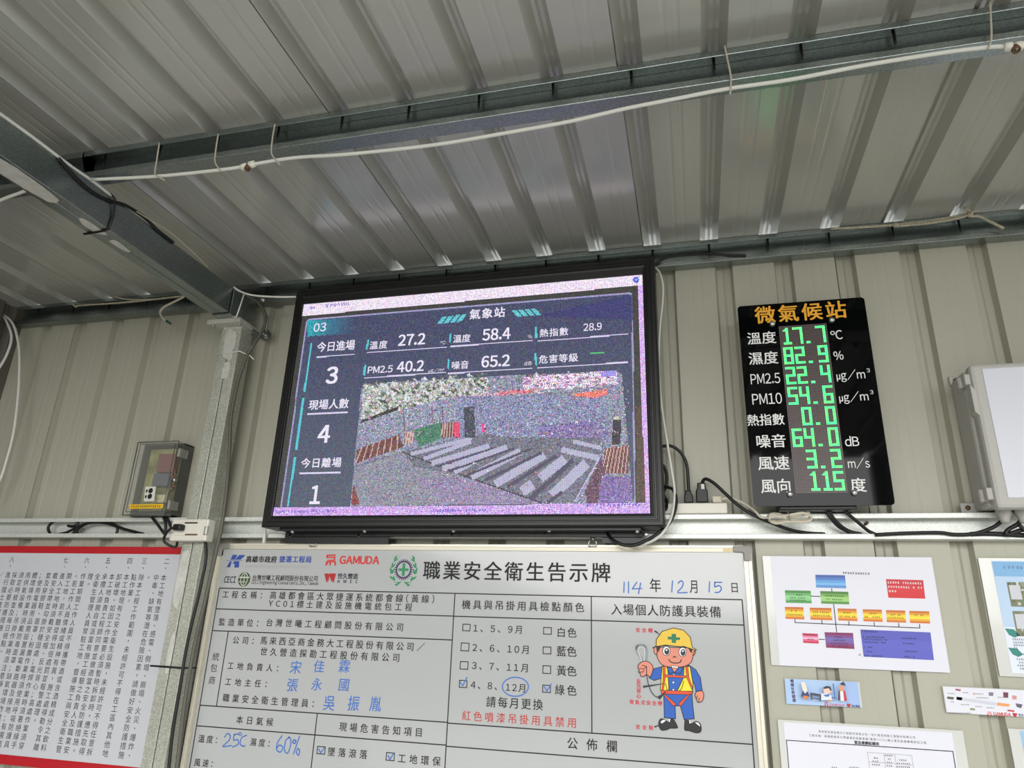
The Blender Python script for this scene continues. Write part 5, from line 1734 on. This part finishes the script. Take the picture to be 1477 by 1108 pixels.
ochart([(505, 596), (715, 602), (726, 720), (518, 710)], [(134, 40, 96), (128, 72, 142), (116, 104, 176), (120, 96, 168), (130, 64, 130), (140, 40, 90)])
ochart([(768, 576), (1284, 598), (1310, 802), (793, 776)], [(92, 92, 190), (96, 98, 198), (94, 96, 196)])
ochart([(957, 206), (1230, 214), (1246, 350), (975, 343)], [(206, 46, 60), (218, 50, 58), (216, 46, 52)])
for a, b in (((558, 275), (560, 295)), ((404, 331), (474, 334)), ((573, 392), (595, 596)), ((288, 525), (1206, 566)), ((288, 500), (290, 527)), ((486, 508), (488, 537)), ((685, 516), (686, 546)), ((870, 524), (872, 553)), ((1050, 530), (1052, 560)), ((1204, 538), (1206, 566)), ((464, 648), (506, 650))):
    K.pline([oc(*a), oc(*b)], 0.0028, PP - 0.0001, M['ink'])
sdk = 20
for (x0, x1, y, h, m_) in ((638, 840, 160, 3, 'ink'), (282, 345, 322, 2.2, 'ink'), (254, 366, 342, 2.2, 'ink'), (250, 370, 360, 2.2, 'ink'), (510, 650, 328, 2.2, 'ink'), (520, 640, 354, 2.2, 'ink'), (968, 1224, 230, 3, 'white'), (972, 1228, 262, 3, 'white'), (976, 1040, 294, 3, 'white'),
                           (258, 306, 440, 2.2, 'ink'), (228, 342, 464, 2.2, 'ink'), (420, 540, 448, 2.2, 'ink'), (422, 545, 472, 2.2, 'ink'), (640, 700, 452, 2.2, 'ink'), (615, 735, 478, 2.2, 'ink'), (830, 890, 458, 2.2, 'ink'), (800, 915, 482, 2.2, 'ink'), (990, 1070, 468, 2.2, 'ink'), (968, 1090, 488, 2.2, 'ink'), (1165, 1235, 470, 2.2, 'ink'),
                           (360, 450, 616, 2.2, 'ink'), (380, 428, 648, 2.2, 'ink'), (580, 640, 632, 2.2, 'ink'), (570, 660, 655, 2.2, 'ink'), (555, 680, 676, 2.2, 'ink'), (560, 680, 696, 2.2, 'ink'),
                           (780, 900, 590, 2.2, 'ink'), (785, 950, 630, 2.2, 'ink'), (790, 970, 648, 2.2, 'ink'), (790, 960, 668, 2.2, 'ink'), (795, 860, 706, 2.2, 'ink'), (800, 860, 738, 2.2, 'ink'), (800, 940, 768, 2.2, 'ink'), (1070, 1180, 640, 2.2, 'ink'), (1080, 1170, 678, 2.2, 'ink'), (1085, 1190, 736, 2.2, 'ink'), (1090, 1170, 776, 2.2, 'ink'), (758, 772, 762, 3, 'ink')):
    sdk += 1
    scribble(K, oc(x0, y), oc(x1, y + (x1 - x0) * 0.035), h, PP - 0.0003, M[m_], 0.8, sdk)
K.build('chart_print', t, label='coloured boxes joined by thin lines')

t = root('health_sticker', pix(1187, 1018, PD), 'pale blue sticker strip with little cartoon figures and a sickbed, under the chart sheet', 'sticker')
sheet(t, [(1131, 979), (1239.9, 983.7), (1243.4, 1021), (1135.7, 1015.3)], None)
K = MB()


def hs(x, y): return (1110 + x / 9.847, 970 + y / 9.847)


K.ppoly([hs(212, 92), hs(1252, 138), hs(1292, 500), hs(242, 448)], PP, flat((176, 204, 240)))
K.ppoly([hs(1050, 130), hs(1252, 138), hs(1292, 500), hs(1090, 490)], PP - 0.0001, flat((164, 190, 234)))
for ch, (x, y) in zip('嚼檳有害健康', ((318, 122), (324, 178), (328, 232), (334, 285), (342, 342), (350, 396))):
    text(K, ch, hs(x - 32, y), hs(x + 32, y), 5, PP - 0.0003, flat((70, 36, 96)), 0.03)
for pp, rgb in (([(445, 140), (500, 140), (522, 200), (540, 270), (505, 300), (470, 250)], (236, 226, 214)), ([(445, 345), (470, 260), (505, 300), (540, 268), (566, 335), (540, 352)], (44, 66, 120)), ([(480, 330), (545, 335), (550, 378), (478, 374)], (222, 128, 56)),
                ([(575, 285), (728, 310), (728, 345), (578, 320)], (66, 72, 92)), ([(580, 300), (605, 305), (608, 396), (588, 392)], (66, 72, 92)), ([(705, 310), (728, 315), (732, 412), (710, 408)], (66, 72, 92)), ([(600, 355), (715, 375), (715, 390), (602, 368)], (66, 72, 92)),
                ([(735, 300), (820, 300), (880, 330), (890, 390), (735, 395)], (226, 230, 240)), ([(765, 320), (850, 310), (845, 345), (790, 345)], (60, 110, 190)), ([(760, 240), (800, 200), (850, 200), (880, 250), (870, 300), (780, 300)], (238, 200, 184)), ([(750, 225), (800, 195), (860, 200), (882, 250), (860, 265), (845, 225), (775, 235)], (44, 44, 56)),
                ([(895, 160), (915, 160), (935, 350), (915, 355)], (80, 120, 180)), ([(880, 345), (960, 360), (960, 375), (880, 368)], (80, 110, 160)), ([(1000, 160), (1050, 130), (1085, 190), (1020, 180)], (52, 44, 66)), ([(985, 190), (1062, 195), (1050, 265), (1000, 265)], (226, 150, 110)),
                ([(980, 250), (1000, 265), (1000, 395), (972, 398)], (60, 56, 90)), ([(1000, 268), (1050, 268), (1060, 410), (1010, 405)], (240, 232, 236)), ([(1045, 262), (1072, 255), (1102, 400), (1060, 412)], (196, 52, 66)), ([(840, 385), (885, 390), (880, 415), (840, 410)], (232, 156, 70))):
    K.ppoly([hs(*p) for p in pp], PP - 0.0003 - 0.00001 * len(K.f), flat(rgb))
for pp in ([(780, 420), (830, 424), (830, 434), (782, 430)], [(780, 440), (830, 444), (832, 456), (784, 452)], [(784, 456), (800, 458), (796, 488), (778, 486)], [(815, 460), (832, 462), (834, 490), (820, 490)]):
    K.ppoly([hs(*p) for p in pp], PP - 0.001, M['brightred'])
text(K, 'GAMUDA', hs(848, 457), hs(1066, 468), 3.0, PP - 0.001, M['brightred'], 0.03)
K.ppoly([hs(1090, 445), hs(1155, 448), hs(1140, 494), hs(1106, 492)], PP - 0.001, flat((190, 36, 44)))
text(K, '世久營造', hs(1165, 476), hs(1285, 484), 3.2, PP - 0.001, flat((40, 60, 130)), 0.03)
K.build('sticker_print', t)

t = root('cigarette_sticker', pix(1420, 1025, PD), 'white sticker strip with a printed cigarette at the lower right edge', 'sticker')
x0, x1, z0, z1 = sheet(t, [(1359.7, 989.6), (1490, 996), (1494, 1036), (1364, 1028)], None)
K = MB()


def gs_(x, y): return (1340 + x / 3.482, 790 + y / 3.482)


K.rect(x0 + 0.002, x1 - 0.002, z0 + 0.002, z1 - 0.002, PP, M['paper'])
for pp, rgb in (([(140, 750), (348, 780), (346, 796), (138, 764)], (206, 208, 220)), ([(346, 779), (405, 786), (402, 800), (345, 794)], (240, 160, 96)), ([(138, 749), (168, 753), (164, 768), (138, 764)], (90, 94, 110)), ([(132, 708), (160, 712), (158, 722), (134, 718)], (170, 90, 110)), ([(90, 748), (126, 752), (122, 764), (92, 760)], (90, 84, 70)), ([(300, 726), (324, 728), (322, 746), (300, 744)], (130, 120, 140)), ([(372, 726), (398, 728), (398, 754), (374, 752)], (110, 56, 72)), ([(416, 742), (440, 745), (440, 764), (418, 762)], (210, 150, 140)), ([(206, 806), (232, 809), (230, 818), (206, 816)], (130, 150, 110)), ([(434, 782), (470, 788), (462, 808), (440, 800)], (96, 90, 110)), ([(394, 814), (430, 818), (428, 826), (394, 822)], (196, 40, 60)), ([(222, 728), (230, 729), (228, 742), (222, 740)], (210, 160, 140))):
    K.ppoly([gs_(*p) for p in pp], PP - 0.0003, flat(rgb))
for k, (xa, xb, y) in enumerate(((94, 130, 732), (168, 198, 728), (232, 274, 734), (236, 300, 754), (108, 128, 774), (160, 204, 788), (232, 268, 798), (290, 330, 804), (92, 210, 830), (345, 395, 752))):
    scribble(K, gs_(xa, y), gs_(xb, y + 2), 1.6, PP - 0.0003, M['ink'], 0.85, 60 + k)
text(K, 'GAMUDA', gs_(322, 834), gs_(412, 840), 4.6, PP - 0.0004, M['brightred'], 0.03)
for pp in ([(294, 824), (314, 826), (314, 829), (294, 827)], [(293, 831), (314, 833), (314, 836), (293, 834)], [(294, 836), (300, 837), (298, 844), (292, 843)], [(308, 837), (314, 838), (315, 845), (309, 844)]):
    K.ppoly([gs_(*p) for p in pp], PP - 0.0004, M['brightred'])
K.ppoly([gs_(418, 830), gs_(444, 833), gs_(438, 850), gs_(424, 848)], PP - 0.0004, flat((190, 36, 44)))
text(K, '世久', gs_(448, 840), gs_(478, 843), 4, PP - 0.0004, flat((40, 60, 130)), 0.03)
K.build('sticker_print', t)

t = root('emergency_sheet', pix(1260, 1108, PD), 'laminated white form with a black ruled frame at the bottom right of the whiteboard', 'paper sheet')
x0, x1 = pix(1121.4, 1037, PD)[0], pix(1388.8, 1055.3, PD)[0]
z1 = -0.277
z0 = z1 - 0.75
MB().box(x0, x1, PD, PD + 0.0015, z0, z1, M['laminate']).build('laminate_pouch', t)
MB().box(x0 + 0.02, x1 - 0.035, PD - 0.0008, PD + 0.0005, z0 + 0.01, z1 - 0.008, M['paper']).build('sheet', t)
K = MB()


def es(x, y): return (1110 + x / 5.093, 1030 + y / 5.093)


text(K, '馬來西亞商金務大工程股份有限公司/世久營造探勘工程股份有限公司', es(358, 122), es(1072, 180), 3.6, PP, M['ink'], 0.0)
text(K, '工程名稱：高雄都會區大眾捷運系統都會線(黃線)YC01標土建及設施機電統包工程', es(288, 152), es(1152, 216), 3.6, PP, M['ink'], 0.0)
text(K, '緊急應變組織表', es(622, 207), es(806, 222), 4.8, PP, M['ink'], 0.03)
fx0, fx1, fz = pix(*es(123, 186), PP)[0], pix(*es(1348, 283), PP)[0], (pix(*es(123, 186), PP)[2] + pix(*es(1348, 283), PP)[2]) / 2
K.line([(fx0, z0 + 0.05), (fx0, fz), (fx1, fz), (fx1, z0 + 0.05), (fx0, z0 + 0.05)], 0.0028, PP, M['ink'])
ta, tb_ = pix(*es(720, 282), PP), pix(*es(1045, 310), PP)
tz = ta[2]
for k in range(6):
    K.line([(ta[0], tz - k * 0.03), (tb_[0], tz - k * 0.03)], 0.0015, PP, M['inkgrey'])
for xx in (ta[0], ta[0] + (tb_[0] - ta[0]) * 0.37, ta[0] + (tb_[0] - ta[0]) * 0.62, tb_[0]):
    K.line([(xx, tz), (xx, tz - 0.15)], 0.0015, PP, M['inkgrey'])
for k, (xa, xb, y) in enumerate(((845, 910, 304), (765, 800, 323), (868, 892, 331), (950, 1010, 338), (755, 805, 347), (862, 905, 356), (935, 1035, 364), (750, 815, 372), (860, 905, 380), (935, 1035, 388), (455, 500, 393), (585, 660, 393))):
    scribble(K, es(xa, y), es(xb, y + 3), 2.4, PP, M['ink'], 0.85, 90 + k)
K.build('form_print', t)

t = root('blue_poster', pix(1480, 975, PD), 'laminated pale blue poster with photos and leaf bullets at the right edge', 'poster')
x0 = (pix(1411, 805, PD)[0] + pix(1441.8, 975.4, PD)[0]) / 2
z1, z0 = pix(1411, 805, PD)[2], pix(1441.8, 975.4, PD)[2]
x1 = x0 + 0.42
MB().box(x0, x1, PD, PD + 0.0015, z0, z1, M['laminate']).build('laminate_pouch', t)
MB().box(x0 + 0.04, x1 - 0.03, PD - 0.0008, PD + 0.0005, z0 + 0.012, z1 - 0.008, mat('poster_paper', (226, 232, 244), 0.4)).build('sheet', t)
K = MB()
hx0, hx1, H = x0 + 0.042, x1 - 0.032, z1 - z0
K.rect(hx0, hx1, z1 - 0.065, z1 - 0.012, PP, flat((132, 182, 226)))
K.rect(hx0, hx1, z1 - 0.24, z1 - 0.065, PP, flat((190, 214, 240)))
for k in range(2):
    za = z1 - 0.085 - k * 0.10
    K.rect(hx0 + 0.035, hx0 + 0.21, za - 0.085, za, PP - 0.0002, flat((120, 128, 96)))
    r = random.Random(k + 5)
    for q in range(70):
        xx, zz = hx0 + 0.035 + r.random() * 0.165, za - 0.08 + r.random() * 0.07
        K.rect(xx, xx + 0.004 + r.random() * 0.012, zz, zz + 0.003 + r.random() * 0.01, PP - 0.0003 - q * 1e-6, flat([(196, 196, 196), (86, 96, 70), (150, 150, 130), (222, 222, 226), (110, 100, 80)][r.randrange(5)]))
    K.rect(hx0 + 0.04, hx0 + 0.075, za - 0.06, za - 0.01, PP - 0.0005, flat((206, 208, 216)))
K.ellipse(hx0 + 0.12, z1 - 0.10, 0.02, 0.015, PP - 0.0006, flat((240, 206, 60)))
for k, y in enumerate((431, 528)):
    c = pix(*gs_(420 + k * 18, y), PP)
    K.poly([(c[0] - 0.022, c[2] + 0.016), (c[0] + 0.006, c[2] + 0.014), (c[0] + 0.02, c[2] - 0.006), (c[0] + 0.004, c[2] - 0.014), (c[0] - 0.012, c[2] - 0.006)], PP - 0.0002, flat((44, 136, 124)))
for k, (xa, xb, y) in enumerate(((440, 520, 437), (418, 520, 460), (422, 520, 476), (426, 520, 490), (426, 446, 503), (460, 530, 534), (440, 530, 560), (452, 530, 577), (444, 530, 592), (456, 530, 608))):
    scribble(K, gs_(xa, y), gs_(xb, y + 3), 2.6, PP - 0.0003, flat((60, 70, 86)), 0.9, 120 + k)
scribble(K, gs_(372, 98), gs_(520, 104), 4.5, PP - 0.0003, flat((96, 130, 170)), 0.9, 140)
K.build('poster_print', t)

t = root('blue_poster', pix(1480, 1108, PD), 'second pale blue poster below the cigarette sticker in the bottom right corner', 'poster')
x0 = pix(1453.6, 1050.9, PD)[0]
z1 = pix(1453.6, 1050.9, PD)[2]
MB().box(x0, x0 + 0.42, PD, PD + 0.0015, z1 - 0.42, z1, M['laminate']).build('laminate_pouch', t)
MB().box(x0 + 0.035, x0 + 0.39, PD - 0.0008, PD + 0.0005, z1 - 0.41, z1 - 0.006, flat((150, 192, 230))).build('sheet', t)
